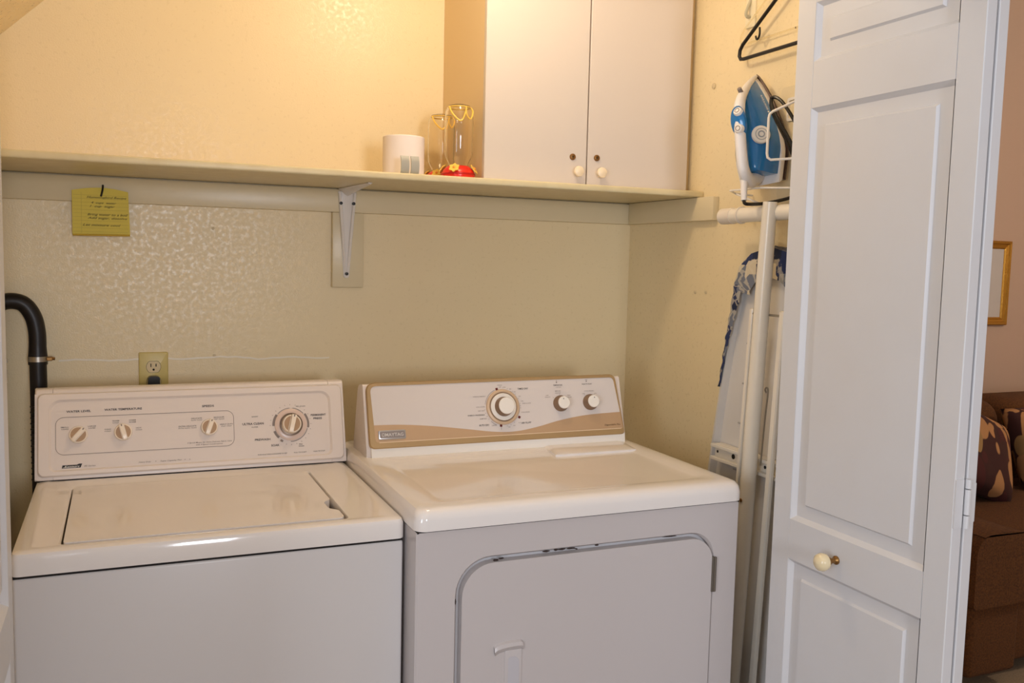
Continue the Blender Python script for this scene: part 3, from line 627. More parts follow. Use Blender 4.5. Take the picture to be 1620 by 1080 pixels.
upr = part('upright', g, M_whitepaint, bk)
g = G().add([(-.918, -.020, 1.5922), (-.868, -.020, 1.5922), (-.888, -.268, 1.5922), (-.899, -.268, 1.5922), (-.918, -.020, 1.5902), (-.868, -.020, 1.5902), (-.888, -.268, 1.5902), (-.899, -.268, 1.5902)],
            [(0, 1, 2, 3), (4, 7, 6, 5), (0, 4, 5, 1), (1, 5, 6, 2), (2, 6, 7, 3), (3, 7, 4, 0)])
# deep folded web tapering to the tip
g.add([(-.9165, -.021, 1.590), (-.8695, -.021, 1.590), (-.893, -.021, 1.572), (-.893, -.268, 1.587), (-.8985, -.268, 1.590), (-.8885, -.268, 1.590)],
      [(0, 2, 3, 4), (2, 1, 5, 3), (0, 1, 2), (0, 4, 5, 1), (4, 3, 5)])
part('arm', g, M_whitepaint, bk, smooth=20)
for s_, t_ in ((-.911, 1.5525), (-.8765, 1.5525), (-.894, 1.3635)):
    part('screw', G().lathe([(.0044, .001), (.0042, .0095), (.003, .0105), (0, .0107)], 12, FBk @ T(s_, t_, 0)), M_blackpl, bk, 'dark screw')

cb = thing('wall_cabinet', (-0.315, -0.17, SZ), 'white two-door cabinet standing on the shelf', 'cabinet')
CX0, CX1, CY = -.6185, -.0200, -.330
part('cabinet_body', G().box(CX0, CX1, CY+.018, -0.001, SZ, 2.44), M_cabside, cb)
part('door', G().box(CX0-.001, -.3325, CY, CY+.0165, SZ+.002, 2.42, .0015, 1), M_cab, cb)
drs = [o for o in cb.children if o.name.startswith('door')]
dd2 = part('door', G().box(-.3285, CX1, CY, CY+.0165, SZ+.002, 2.42, .0015, 1), M_cab, cb)
part('door_gap', G().box(-.3330, -.3280, CY+.010, CY+.0175, SZ+.002, 2.42), M_knobtan, cb)
part('filler_strip', G().box(CX1+.004, -.001, CY+.020, CY+.03, SZ, 2.44), M_cabside, cb)
for i, (lk, kn_, d_) in enumerate((((-.3735, 1.6820), (-.3625, 1.6445), drs[0]), ((-.3025, 1.6835), (-.2950, 1.6448), dd2))):
    FC = face_y(CY)
    lo = part('lock', G().lathe([(.0085, 0), (.0085, .002), (.0068, .0045), (.0045, .005), (.0042, .0035), (0, .0035)], 20, FC @ T(*lk, 0)), M_brass, d_, 'round brass cam lock')
    part('keyhole', G().prism(rr(-.0022, .0022, -.0010, .0010, .0005, 2), .0033, .0040, FC @ T(*lk, 0)), M_seam, lo)
    part('knob', G().lathe([(.006, 0), (.006, .008), (.0115, .013), (.0138, .018), (.0130, .022), (.0075, .0245), (0, .025)], 24, FC @ T(*kn_, 0)), mat('cream_door_knob', (244, 226, 196), .3), d_, 'small cream knob')

# ================================================================== THINGS ON THE SHELF
solo('paper_roll', G().lathe([(.0200, 0), (.0500, 0), (.0515, .002), (.0515, .098), (.0500, .100), (.0215, .100), (.0205, .098)], 48, T(-.806, -.255, SZ)), M_paper, (-.806, -.255, SZ), 'thick white paper roll standing on the shelf', 'paper roll')
for i, (cx, lb) in enumerate(((-.8355, 'curved grey plastic clip in front of the white roll, left one'), (-.8110, 'curved grey plastic clip in front of the white roll, right one'))):
    g = G(); prf = spline([(0, 0), (-.006, .004), (-.0085, .015), (-.0075, .030), (-.003, .043)] and [(0, 0, 0), (-.0045, .006, 0), (-.0065, .018, 0), (-.0055, .031, 0), (-.001, .042, 0)], 5)
    rings = [[(cx-.0105, -.368+p.x, SZ+p.y), (cx+.0095, -.368+p.x, SZ+p.y), (cx+.0095, -.364+p.x, SZ+p.y), (cx-.0105, -.364+p.x, SZ+p.y)] for p in prf]
    g.loft(rings)
    solo('plastic_clip', g, M_greyclip, (cx, -.366, SZ), lb, 'clip', 'grey clips on the shelf')
def feeder(x, y, label, k=1.0, hgt=.188, full=True):
    f = thing('hummingbird_feeder', (x, y, SZ), label, 'bird feeder', 'hummingbird feeders on the shelf')
    Mx = T(x, y, SZ) @ Matrix.Scale(k, 4)
    base = part('base', G().lathe([(.036, 0), (.041, .004), (.0425, .010), (.0415, .016), (.038, .024), (.030, .031), (.026, .034), (.0, .034)], 40, Mx), M_red, f)
    part('base_ring', G().lathe([(.0425, .0115), (.0432, .0125), (.0432, .0150), (.0420, .0160)], 40, Mx), mat('dark_red_plastic', (190, 24, 20), .3), base)
    h = hgt/k
    part('bottle', G().lathe([(.0245, .0335), (.0250, .040), (.0330, .056), (.0350, .064), (.0360, h-.045), (.0345, h-.020), (.0270, h-.006), (.012, h-.001), (0, h)][:] + [(0, h-.0012), (.0115, h-.0022), (.0262, h-.0072), (.0333, h-.0206), (.0348, h-.045), (.0338, .064), (.0318, .0565), (.0238, .0405), (.0233, .0335)], 40, Mx), M_clear, f, 'clear plastic bottle')
    for i in range(4):
        a = math.radians(-124 + 90*i); Fm = Mx @ Matrix.Rotation(a, 4, 'Z') @ T(.0400, 0, .026) @ Matrix.Rotation(math.radians(52), 4, 'Y'); g = G()
        for j in range(6):
            Rj = Fm @ Matrix.Rotation(j*PI/3, 4, 'Z') @ Matrix.Scale(1.25, 4)
            g.prism(round_poly([(.002, -.002), (.0075, -.0042), (.0115, 0), (.0075, .0042), (.002, .002)], .0012, 2), 0, .002, Rj)
        fl = part('flower', g, M_yellow, base, 'yellow plastic flower')
        part('flower_centre', G().lathe([(.0035, .001), (.0032, .0045), (.0015, .0055), (0, .0055)], 12, Fm), mat('orange_plastic', (240, 150, 60), .4), fl)
    zt_ = h-.004
    g = G().tube([(.0275*math.cos(t), .0275*math.sin(t), h-.010) for t in [i*2*PI/28 for i in range(29)]], .0018, 8, False, Mx)
    g.tube(spline([(-.030, -.012, h-.012), (-.026, -.026, h-.030), (-.012, -.0365, h-.046), (-.002, -.0375, h-.040), (.006, -.0375, h-.014)], 8), .0021, 8, True, Mx)
    g.tube(spline([(.004, -.038, h-.012), (.006, -.0385, h-.030), (.014, -.036, h-.040), (.022, -.031, h-.036), (.029, -.020, h-.020), (.0275, -.010, h-.010)], 8), .0019, 8, True, Mx)
    part('hanger_loop', g, M_yellow, f, 'yellow plastic hanging loop')
feeder(-.6735, -.290, 'clear hummingbird feeder with red base beside the cabinet')
feeder(-.6660, -.130, 'hummingbird feeder farther back, partly hidden behind the other feeder', 0.98, .186)

# ================================================================== NOTE ON ITS HOOK
nt = thing('paper_note', (-1.4985, -.026, 1.447), 'handwritten yellow lined note hanging on the ledger', 'note')
g = G(); cols, rows = 14, 10; NX0, NX1 = -1.5628, -1.4345
def note_pt(i, j, th):
    a = i/cols; b = j/rows; x = NX0 + (NX1-NX0)*(a) + (.002*b*(.5-a)*0 - .0035*b*(1 if a > .5 else 0)*(a-.5)*2)
    top = 1.5535 + .0095*math.sin(PI*min(1, max(0, a*.94+.03)))
    z = 1.4475 + (top-1.4475)*b; curl = .010*(1-b)**3 + .006*(abs(a-.5)*2)**2*b
    return (x, -.0245 - curl - th, z)
vs = [note_pt(i, j, 0) for j in range(rows+1) for i in range(cols+1)] + [note_pt(i, j, .0009) for j in range(rows+1) for i in range(cols+1)]
N = (cols+1)*(rows+1); fs = []
for j in range(rows):
    for i in range(cols):
        a = j*(cols+1)+i; fs += [(a, a+cols+1, a+cols+2, a+1), (N+a, N+a+1, N+a+cols+2, N+a+cols+1)]
edge = [i for i in range(cols+1)] + [(j+1)*(cols+1)-1 for j in range(1, rows+1)] + [rows*(cols+1)+i for i in range(cols-1, -1, -1)] + [j*(cols+1) for j in range(rows-1, 0, -1)]
fs += [(edge[k], edge[(k+1) % len(edge)], N+edge[(k+1) % len(edge)], N+edge[k]) for k in range(len(edge))]
g.add(vs, fs); sheet = part('sheet', g, M_note, nt, smooth=60)
part('bottom_fold', G().tube([(NX0+.001, -.0355, 1.4475), (NX1, -.0355, 1.4490)], .0022, 8), mat('note_binding', (206, 170, 60), .7), nt)
def on_note(g2):     # press flat lettering onto the curled sheet
    out = []
    for (x, y, z) in g2.v:
        a = (x-NX0)/(NX1-NX0); top = 1.5535 + .0095*math.sin(PI*min(1, max(0, a*.94+.03))); b = (z-1.4475)/(top-1.4475)
        curl = .010*(1-b)**3 + .006*(abs(a-.5)*2)**2*b; out.append((x, -.0245-curl-.0014, z))
    g2.v = out; return g2
F0 = face_y(-.02); g = G()
for z in [1.4560 + .0088*i for i in range(11)]: line_geo(g, [(NX0+.002+(NX1-.006-NX0)*i/24, z) for i in range(25)], .0005, F0)
line_geo(g, [(NX0+.020, 1.452+.0099*i) for i in range(11)], .0006, F0)
part('ruled_lines', on_note(g), M_noteline, sheet)
for a in [('Hummingbird Recipe', -1.4865, 1.5395, .0880, .0055), ('4  cups  water', -1.4930, 1.5265, .0560, .0052), ('1  cup  sugar', -1.4960, 1.5180, .0560, .0052), ('Bring water to a boil', -1.4845, 1.4980, .0900, .0055), ('Add sugar, dissolve', -1.4850, 1.4895, .0880, .0052), ('Let mixture cool', -1.4980, 1.4725, .0840, .0055)]:
    g = G(); text_geo(g, *a, F0, 0, .35); part('handwriting', on_note(g), M_pencil, sheet)
solo('note_hook', G().tube(spline([(-1.4945, -.0195, 1.5690), (-1.4942, -.0300, 1.5670), (-1.4950, -.0345, 1.5580), (-1.4975, -.0360, 1.5460), (-1.4990, -.0365, 1.5415)], 6), .0023, 10), M_blackpl, (-1.4945, -.0195, 1.5690), 'small dark hook holding the yellow note', 'hook')

# ================================================================== HOSE, OUTLET
hs = thing('drain_hose', (-1.640, -.07, 0.30), 'black rubber drain hose bending over left of the washer', 'hose')
path = spline([(-1.640, -.075, .40), (-1.640, -.068, .80), (-1.6405, -.060, 1.04), (-1.641, -.060, 1.145)], 6)
part('lower_hose', G().tube(path, .0188, 20), M_rubber, hs)
path = spline([(-1.641, -.060, 1.138), (-1.641, -.060, 1.170), (-1.6415, -.060, 1.215), (-1.6490, -.060, 1.252), (-1.6680, -.060, 1.281), (-1.6970, -.060, 1.2885), (-1.7220, -.060, 1.278), (-1.7330, -.060, 1.250), (-1.7350, -.060, 1.20), (-1.7350, -.060, 1.153)], 8)
rad = [.0212 + (-.0022 if i > 5 else 0)*min(1, (i-5)/5) + (-.002 if False else 0) if i > 5 else .0212 for i in range(len(path))]
part('hose_elbow', G().tube(path, [max(.0185, r - .0) for r in rad], 22), M_rubber, hs)
cl = part('clamp', G().lathe([(.0206, 0), (.0218, 0), (.0218, .0120), (.0206, .0120)], 32, T(-1.641, -.060, 1.1455)), M_steel, hs, 'steel band clamp')
part('clamp_screw', G().box(-1.622, -1.609, -.072, -.060, 1.1470, 1.1565, .0015, 1).tube([(-1.612, -.066, 1.1520), (-1.604, -.066, 1.1515)], .0035, 8), M_brass, cl)
g = G()
for i in range(14): g.lathe([(.0188, 0), (.0205, .0025), (.0188, .005)], 20, T(-1.640, -.066, .86+.0135*i))
part('ribs', g, M_rubber, hs)
sp = thing('standpipe', (-1.735, -.06, .5), 'white plastic standpipe behind the left door', 'pipe')
part('pipe', G().tube([(-1.735, -.06, .5), (-1.735, -.06, 1.105)], .024, 20), M_white, sp)
part('collar', G().lathe([(.024, 0), (.0300, .0), (.0300, .030), (.0275, .033), (.0275, .046), (.0310, .048), (.0310, .056), (.024, .056)], 24, T(-1.735, -.06, 1.096)), M_white, sp)

ol = thing('wall_outlet', (-1.3837, 0, 1.05), 'ivory duplex wall outlet above the washer', 'outlet')
part('cover_plate', G().prism(rr(-1.4187, -1.3487, 1.0420, 1.1565, .003, 3), 0, .0058, FB, .003, 3), M_ivory, ol)
for zc in (1.1195, 1.0810):
    c_ = (-1.3837, zc); pts = [(c_[0]+.0168*math.cos(a), max(zc-.0142, min(zc+.0142, zc+.0172*math.sin(a)))) for a in [i*2*PI/40 for i in range(40)]]
    part('receptacle_gap', G().prism([(c_[0]+(p[0]-c_[0])*1.045, zc+(p[1]-zc)*1.045) for p in pts], .005, .0061, FB), M_seam, ol)
    rc = part('receptacle', G().prism(pts, .005, .0072, FB), M_ivory2, ol)
    g = G().prism(rr(c_[0]-.0075, c_[0]-.0053, zc-.0005, zc+.0085, .0004, 1), .007, .0075, FB).prism(rr(c_[0]+.0047, c_[0]+.0071, zc+.0005, zc+.0080, .0004, 1), .007, .0075, FB)
    g.lathe([(.0027, .007), (.0027, .0075), (0, .0075)], 12, FB @ T(c_[0], zc-.0070, 0))
    part('slot', g, M_seam, rc)
part('screw', G().lathe([(.0028, .0055), (.0022, .0066), (0, .0067)], 12, FB @ T(-1.3837, 1.1003, 0)), M_ivory, ol)
pg = thing('power_plug', (-1.3837, -.008, 1.07), 'black appliance plug in the lower outlet socket', 'plug')
part('plug_body', G().prism(rr(-1.3977, -1.3697, 1.0640, 1.0975, (.004, .004, .007, .007), 4), .0078, .032, FB, .003, 2), M_blackpl, pg)
part('cord', G().tube(spline([(-1.3837, -.030, 1.075), (-1.3837, -.045, 1.060), (-1.3837, -.050, 1.02), (-1.380, -.055, .90), (-1.37, -.06, .6)], 6), .0045, 8), M_blackpl, pg)

# ================================================================== RIGHT WALL: IRONING BOARD
ib = thing('ironing_board', (-.07, -.74, 0.0), 'folded white ironing board leaning on the right wall, underside outward', 'ironing board')
BL, BCY = 1.452, -.742
def half_w(t):       # t: 0 tail .. 1 nose
    if t < .06: return .170 + .045*math.sin(t/.06*PI/2)
    if t < .52: return .215
    u = (t-.52)/.48
    return .215 - .105*u**1.25 if u < .86 else (.215-.105*.86**1.25)*math.sqrt(max(0, 1-((u-.86)/.14)**2))
def board_outline(n=44, off=0.0):
    L_ = []; 
    ts = [i/n for i in range(n)] + [1-.008, 1-.003, 1.0]
    ts = sorted(set(ts + [.945, .955, .965, .975, .985]))
    left = [(BCY + half_w(t)+off*(1 if half_w(t) > 0 else 0), .012 + t*(BL-.012) + (off if t > .9 else 0)) for t in ts]
    right = [(BCY - half_w(t)-off, .012 + t*(BL-.012) + (off if t > .9 else 0)) for t in ts[:-1]]
    return left + right[::-1]
bo = board_outline()
bx = lambda z, d: -.020 - .022*(1 - z/BL) - d       # leans a little: foot farther from wall
def board_ring(off, d): return [(bx(z, d), y, z) for y, z in board_outline(44, off)]
def shrink(k, kz, d): return [(bx(z, d), BCY+(y-BCY)*k, .02+(z-.02)*kz) for y, z in bo]
g = G().loft([board_ring(0, .004), board_ring(0, .030), shrink(.965, .993, .031), shrink(.945, .988, .020), shrink(.935, .985, .014)], True, True)
part('board_top', g, M_boardmetal, ib, 'perforated white steel underside of the board', smooth=40)
# cover: padded cloth wrapping the rim near the nose and behind
def wrap_ring(off, d): 
    pts = [(y, z) for y, z in board_outline(44, off)]
    return [(bx(z, d), y, z) for y, z in pts]
g = G().loft([wrap_ring(.002, -.004), wrap_ring(.005, .000), wrap_ring(.006, .004), wrap_ring(.004, .006)], True, False)
part('cover', g, M_cover, ib, 'blue and cream patchwork cotton cover')
# gathered cloth hem over the nose
ts = [(.76 + .24*i/22) for i in range(23)]
loopL = [(BCY + half_w(t), .012 + t*(BL-.012)) for t in ts]; loopR = [(BCY - half_w(t), .012 + t*(BL-.012)) for t in ts[:-1]][::-1]
lp = loopL + loopR; rows_ = []
for k, (ins, d) in enumerate(((-.006, .004), (-.008, .020), (-.005, .0335), (.012, .0365), (.030, .0345))):
    row = []
    for i, (y, z) in enumerate(lp):
        fr = abs(i-(len(lp)-1)/2)/((len(lp)-1)/2); cx_, cz_ = BCY, 1.30; vec = Vector((y-cx_, z-cz_)); L_ = max(vec.length, 1e-4)
        wob = .0022*math.sin(i*2.3+k) * (1 if k else 0); ii = ins*(1.15-.85*fr) if ins > 0 else ins
        if ins > 0 and fr < .25: ii = ins*2.2
        y2 = y - vec.x/L_*ii; z2 = z - vec.y/L_*ii; row.append((bx(z2, d+wob), y2, z2))
    rows_.append(row)
part('cover_hem', G().loft(rows_, False, False, closed=False), M_cover, ib, 'gathered patchwork hem folded over the nose', smooth=60)
# pressed ribs
for z in (.22, .36, .50, .64, .78, .90, 1.02, 1.12, 1.22):
    for s_ in (1, -1):
        t_ = (z-.012)/(BL-.012); yy = BCY + s_*half_w(t_)*.52
        part('slot', G().box(bx(z, .0165), bx(z, .013), yy-.014, yy+.014, z-.0018, z+.0018, .001, 1), mat('slot_edge', (176, 172, 168), .4), ib)
# cross channel holding the leg pivot
xb_ = bx(.94, .030)
chn = part('cross_channel', G().box(xb_-.006, xb_+.014, -.905, -.572, .918, .958, .002, 1).box(xb_-.020, xb_-.006, -.905, -.572, .950, .958, .001, 1).box(xb_-.020, xb_-.006, -.905, -.572, .918, .926, .001, 1), M_tube, ib)
FX = face_x(xb_-.006, -1)
for yy, r_ in ((.585, .0035), (.650, .0065), (.772, .004), (.83, .004)): part('hole', G().lathe([(r_, 0), (r_, .0008), (0, .0008)], 12, FX @ T(yy, .938, 0)), M_seam, chn)
# main leg with T-foot on top
foot = part('t_foot', G().tube([(-.088, -.600, 1.5305), (-.088, -.985, 1.5345)], .0180, 20), M_tube, ib)
part('foot_cap', G().tube([(-.088, -.592, 1.5304), (-.088, -.598, 1.5304), (-.088, -.640, 1.5309), (-.088, -.6405, 1.5309)], [.0150, .0196, .0196, .0185], 20), mat('white_rubber_cap', (232, 222, 208), .5), foot)
part('foot_ring', G().tube([(-.088, -.6665, 1.5311), (-.088, -.6675, 1.5311), (-.088, -.6740, 1.5312), (-.088, -.6750, 1.5312)], [.018, .0205, .0205, .018], 20), mat('white_rubber_cap', (232, 222, 208), .5), foot)
leg = part('leg', G().tube([(-.108, -.799, 1.5560), (-.108, -.797, 1.52), (-.106, -.789, 1.40), (-.106, -.772, 1.05), (-.106, -.752, .62), (-.106, -.735, .30), (-.106, -.728, .12)], [.0160, .0165, .0178, .0180, .0180, .0178, .0175], 20), M_tube, ib, 'thick white tubular leg')
part('rivet', G().lathe([(.0048, 0), (.0042, .0025), (0, .003)], 14, face_x(-.124, -1) @ T(.765, .862, 0)), M_brass, leg)
# inner leg: two thin rails joined by a wire
rl = part('rail', G().box(-.006, .006, -.0055, .0055, 0, 1.20, .002, 1, Matrix(((1, 0, 0, -.092), (0, 1, -.0560, -.668), (0, 0, 1, .112), (0, 0, 0, 1)))), M_tube, ib, 'slim white leg rail')
part('rail', G().box(-.006, .006, -.0100, .0080, 0, 1.20, .003, 1, Matrix(((1, 0, 0, -.092), (0, 1, -.0500, -.782), (0, 0, 1, .112), (0, 0, 0, 1)))), M_tube, ib, 'slim white leg rail')
part('cross_wire', G().tube([(-.094, -.736, 1.300), (-.094, -.842, 1.300)], .0028, 8), M_steel, ib)
part('spring_rod', G().tube(spline([(-.080, -.775, .945), (-.080, -.783, 1.06), (-.080, -.789, 1.120), (-.080, -.783, 1.130), (-.080, -.778, 1.124), (-.080, -.783, 1.118)], 6), .0020, 8), M_steel, ib, 'thin grey latch rod')

# ================================================================== IRON, HOLDER, HANGERS
IR = Vector((-.048, -.701, 1.605))
th = math.radians(28)
# local frame: a = length (heel to tip), b = width (toward the camera side), c = away from the soleplate
ax_a = Vector((0.03, .20, 1)).normalized(); ax_c = Vector((-math.cos(th), -math.sin(th), 0)); ax_c = (ax_c - ax_a*ax_c.dot(ax_a)).normalized(); ax_b = ax_c.cross(ax_a)
IM = Matrix((ax_a, ax_b, ax_c)).transposed().to_4x4(); IM.translation = IR
ir = thing('clothes_iron', tuple(IR), 'blue and white steam iron stored tip up on the wall', 'iron')
LI = .268
def iw(u, W=.065):      # half width of the soleplate along its length 0..1
    return W*(.80+.20*min(1, u/.25)) if u < .25 else W*max(0, 1-((u-.25)/.75)**1.65)**.88
def iron_ring(h, kw=1.0, a0=0.0, a1=1.0, n=18, sh=0.0):
    us = [i/n for i in range(n)] + [.985, 1.0]
    pos = [(LI*(a0+(a1-a0)*u), iw(u)*kw, h) for u in us]; neg = [(LI*(a0+(a1-a0)*u), -iw(u)*kw, h) for u in us[:-1]][::-1]
    return [tuple(IM @ Vector(p)) for p in pos+neg]
part('soleplate', G().loft([iron_ring(0, .97), iron_ring(.0015), iron_ring(.0085), iron_ring(.0100, .97)]), M_sole, ir, 'dark soleplate')
part('skirt', G().loft([iron_ring(.0085, .92, 0, .965), iron_ring(.013, .93, -.01, .96), iron_ring(.026, .90, -.035, .945), iron_ring(.028, .88, -.035, .94)]), M_ironwhite, ir, 'white plastic skirt')
tank = part('water_tank', G().loft([iron_ring(.0275, .86, .04, .93), iron_ring(.045, .78, .03, .905), iron_ring(.066, .60, .04, .86), iron_ring(.080, .40, .05, .80), iron_ring(.085, .25, .08, .74)]), M_ironblue, ir, 'translucent blue water tank')
# handle: closed arch, white
hp = spline([(.022, 0, .020), (.004, 0, .050), (-.008, 0, .085), (.010, 0, .112), (.060, 0, .120), (.120, 0, .121), (.158, 0, .117), (.188, 0, .100), (.222, 0, .066), (.250, 0, .030), (.262, 0, .012)], 8)
rads = []
for i in range(len(hp)):
    f = i/(len(hp)-1); rads.append(.0185 - .004*math.sin(PI*f) if f < .6 else .0147 - .0117*(f-.6)/.4)
handle = part('handle', G().tube([tuple(IM @ p) for p in hp], rads, 16, True, None, .80), M_ironwhite, ir, 'white closed handle')
Mh = IM @ T(.122, 0, .118)
part('control_pod', G().lathe([(.018, 0), (.022, .008), (.020, .018), (.010, .024), (0, .025)], 24, Mh @ Matrix.Rotation(math.radians(-12), 4, 'Y') @ Matrix.Diagonal((1.7, .85, .7, 1))), M_ironblue, handle, 'blue control pod')
for (a_, tilt) in ((.138, 20), (.102, -5)):
    kk = part('button', G().lathe([(.0105, 0), (.0105, .010), (.0085, .013), (0, .0135)], 20, IM @ T(a_, -.004, .128) @ Matrix.Rotation(math.radians(tilt), 4, 'Y')), M_white, handle, 'round white button')
    part('button_ring', G().lathe([(.0060, .0128), (.0060, .0142), (.0045, .0142), (.0045, .0128)], 18, IM @ T(a_, -.004, .128) @ Matrix.Rotation(math.radians(tilt), 4, 'Y')), M_inkgrey, kk)
part('spray_nozzle', G().lathe([(.0055, 0), (.0050, .012), (.003, .013), (0, .013)], 14, IM @ T(.196, 0, .104) @ Matrix.Rotation(math.radians(35), 4, 'Y')), M_inkgrey, handle)
# temperature dial on the near side of the tank
nside = (IM.to_3x3() @ Vector((0.0, -.62, .78))).normalized(); pos = IM @ Vector((.094, -.030, .078))
Q = nside.to_track_quat('Z', 'Y').to_matrix().to_4x4(); Q.translation = pos
dl = part('temperature_dial', G().lathe([(.021, 0), (.0215, .004), (.0200, .0075), (.0150, .0085), (0, .0085)], 32, Q), M_white, ir, 'white temperature dial')
part('dial_mark', G().lathe([(.0140, .0083), (.0140, .0090), (.0125, .0090), (.0125, .0083)], 28, Q).lathe([(.0080, .0083), (.0080, .0093), (.0055, .0093), (.0055, .0083)], 24, Q), mat('dial_grey', (150, 156, 164), .4), dl)
g = G()
nn2 = (IM.to_3x3() @ Vector((.30, -.82, .48))).normalized(); tx = -(IM.to_3x3() @ Vector((1, .35, 0))); tx = (tx - nn2*tx.dot(nn2)).normalized(); ty = nn2.cross(tx)
TM = Matrix((tx, ty, nn2)).transposed().to_4x4(); TM.translation = IM @ Vector((.178, -.0315, .0500))
text_geo(g, 'BLACK & DECKER', 0, 0, .042, .0048, TM, .001); g.prism(rr(.0235, .0275, -.002, .002, .0005, 1), 0, .001, TM); part('lettering', g, M_white, tank)
# cord sleeve at the heel and the black cord
part('cord_sleeve', G().tube([tuple(IM @ Vector(p)) for p in ((.004, .004, .098), (-.010, .004, .104), (-.042, .004, .110), (-.060, .004, .112))], [.011, .0085, .0075, .0065], 14), M_ironwhite, ir)
c0 = IM @ Vector((-.060, .004, .112))
cp = [c0, c0 + Vector((.004, -.008, -.008)), Vector((-.080, -.760, 1.557)), Vector((-.060, -.830, 1.572)), Vector((-.066, -.872, 1.60)), Vector((-.075, -.850, 1.70)), Vector((-.090, -.805, 1.775)), Vector((-.098, -.775, 1.790)), Vector((-.092, -.775, 1.755)), Vector((-.080, -.820, 1.68)), Vector((-.072, -.860, 1.61)), Vector((-.050, -.880, 1.66)), Vector((-.052, -.865, 1.75)), Vector((-.055, -.845, 1.79))]
part('cord', G().tube(spline(cp, 8), .0040, 8), M_blackpl, ir, 'black power cord looped at the side')
cp = [Vector((-.096, -.770, 1.792)), Vector((-.104, -.790, 1.760)), Vector((-.092, -.835, 1.690)), Vector((-.080, -.862, 1.640)), Vector((-.06, -.875, 1.70)), Vector((-.05, -.86, 1.80))]
part('cord', G().tube(spline(cp, 8), .0040, 8), M_blackpl, ir)

hl = thing('iron_holder', (0, -.74, 1.58), 'white wire rack on the wall holding the iron', 'rack')
wr_ = .0030
g = G().tube([Vector((-.006, -.910, 1.822)), Vector((-.128, -.818, 1.752)), Vector((-.1335, -.8145, 1.746)), Vector((-.135, -.814, 1.738)), Vector((-.137, -.816, 1.660)), Vector((-.1355, -.817, 1.651)), Vector((-.130, -.821, 1.646)), Vector((-.006, -.930, 1.655))], wr_, 8)
part('wire_loop', g, M_white, hl)
part('wire_shelf', G().tube([(-.004, -.60, 1.586), (-.055, -.60, 1.588), (-.105, -.645, 1.590), (-.105, -.76, 1.590), (-.04, -.84, 1.588), (-.004, -.84, 1.586)], wr_*.8, 8).tube([(-.06, -.606, 1.587), (-.03, -.72, 1.545)], wr_*.8, 8), M_white, hl)
hb = part('back_plate', G().prism(rr(.690, .900, 1.570, 1.835, .012, 4), 0, .004, FR, .001, 1), mat('cream_holder_plate', (232, 214, 176), .4), hl)
part('slot_rim', G().ring(rr(.718, .760, 1.752, 1.806, .006, 4), rr(.724, .754, 1.758, 1.800, .004, 4), .004, .008, FR), M_white, hb)

def hanger(name, x, yc, zb, wdt, hgt, r, m, label, hooks, flat=1.0):
    h = thing(name, (x, yc, zb), label, 'hanger'); a = wdt/2
    pts = [(x, yc, zb), (x, yc+a-.02, zb), (x, yc+a-.006, zb+.0015), (x, yc+a, zb+.010), (x, yc+a-.002, zb+.024), (x, yc+a-.012, zb+.036), (x, yc+.03, zb+hgt-.004), (x, yc+.012, zb+hgt), (x, yc, zb+hgt+.001),
           (x, yc-.012, zb+hgt), (x, yc-.03, zb+hgt-.004), (x, yc-a+.012, zb+.036), (x, yc-a+.002, zb+.024), (x, yc-a, zb+.010), (x, yc-a+.006, zb+.0015), (x, yc-a+.02, zb), (x, yc, zb)]
    part('frame', G().tube(pts, r, 12, True, None, flat), m, h)
    hk = spline([(x, yc, zb+hgt), (x, yc, zb+hgt+.040), (x, yc+.012, zb+hgt+.058), (x, yc, zb+hgt+.085), (x, yc-.024, zb+hgt+.085), (x, yc-.034, zb+hgt+.062)], 6)
    part('hook', G().tube(hk, r*.75, 10), m, h)
    if hooks:
        for s_ in (1, -1):
            y0 = yc + s_*(a-.075); z0 = zb + .036 + (hgt-.04-.036)*(.063/(a-.042))
            p = spline([(x, y0, z0), (x, y0-.001*s_, z0-.016), (x, y0+.004*s_, z0-.026), (x, y0+.010*s_, z0-.026), (x, y0+.0135*s_, z0-.018)], 5)
            part('strap_hook', G().tube(p, r*.55, 8), m, h)
    return h
hanger('clothes_hanger', -.030, -.762, 1.921, .412, .150, .0046, M_blackpl, 'black plastic hanger on the right wall above the iron', True)
hanger('clothes_hanger', -.012, -.740, 1.963, .412, .150, .0022, M_clearhang, 'clear plastic hanger behind the black hanger', False)
def peg(y, z, L, label):
    solo('wall_peg', G().tube(spline([(-.001, y, z), (-L*.7, y, z-.004), (-L, y, z+.004), (-L-.004, y, z+.016)], 5), .0035, 8).lathe([(.012, 0), (.011, .003), (0, .004)], 16, face_x(0, -1) @ T(-y, z, 0)), M_white, (0, y, z), label, 'hook')
peg(-.7785, 2.152, .036, 'small wall hook carrying the hangers')
pw = thing('adhesive_hook', (0, -.5585, 2.0), 'small clear adhesive hook above the iron', 'hook')
part('plate', G().prism(rr(.540, .578, 2.003, 2.120, .004, 3), 0, .005, FR, .001, 1), mat('frosted_strip', (240, 228, 196), .25), pw)
part('hook', G().tube(spline([(-.005, -.559, 2.070), (-.014, -.559, 2.050), (-.018, -.559, 2.036), (-.014, -.559, 2.028), (-.007, -.559, 2.030)], 5), .004, 8), mat('grey_clear', (196, 190, 166), .2), pw)

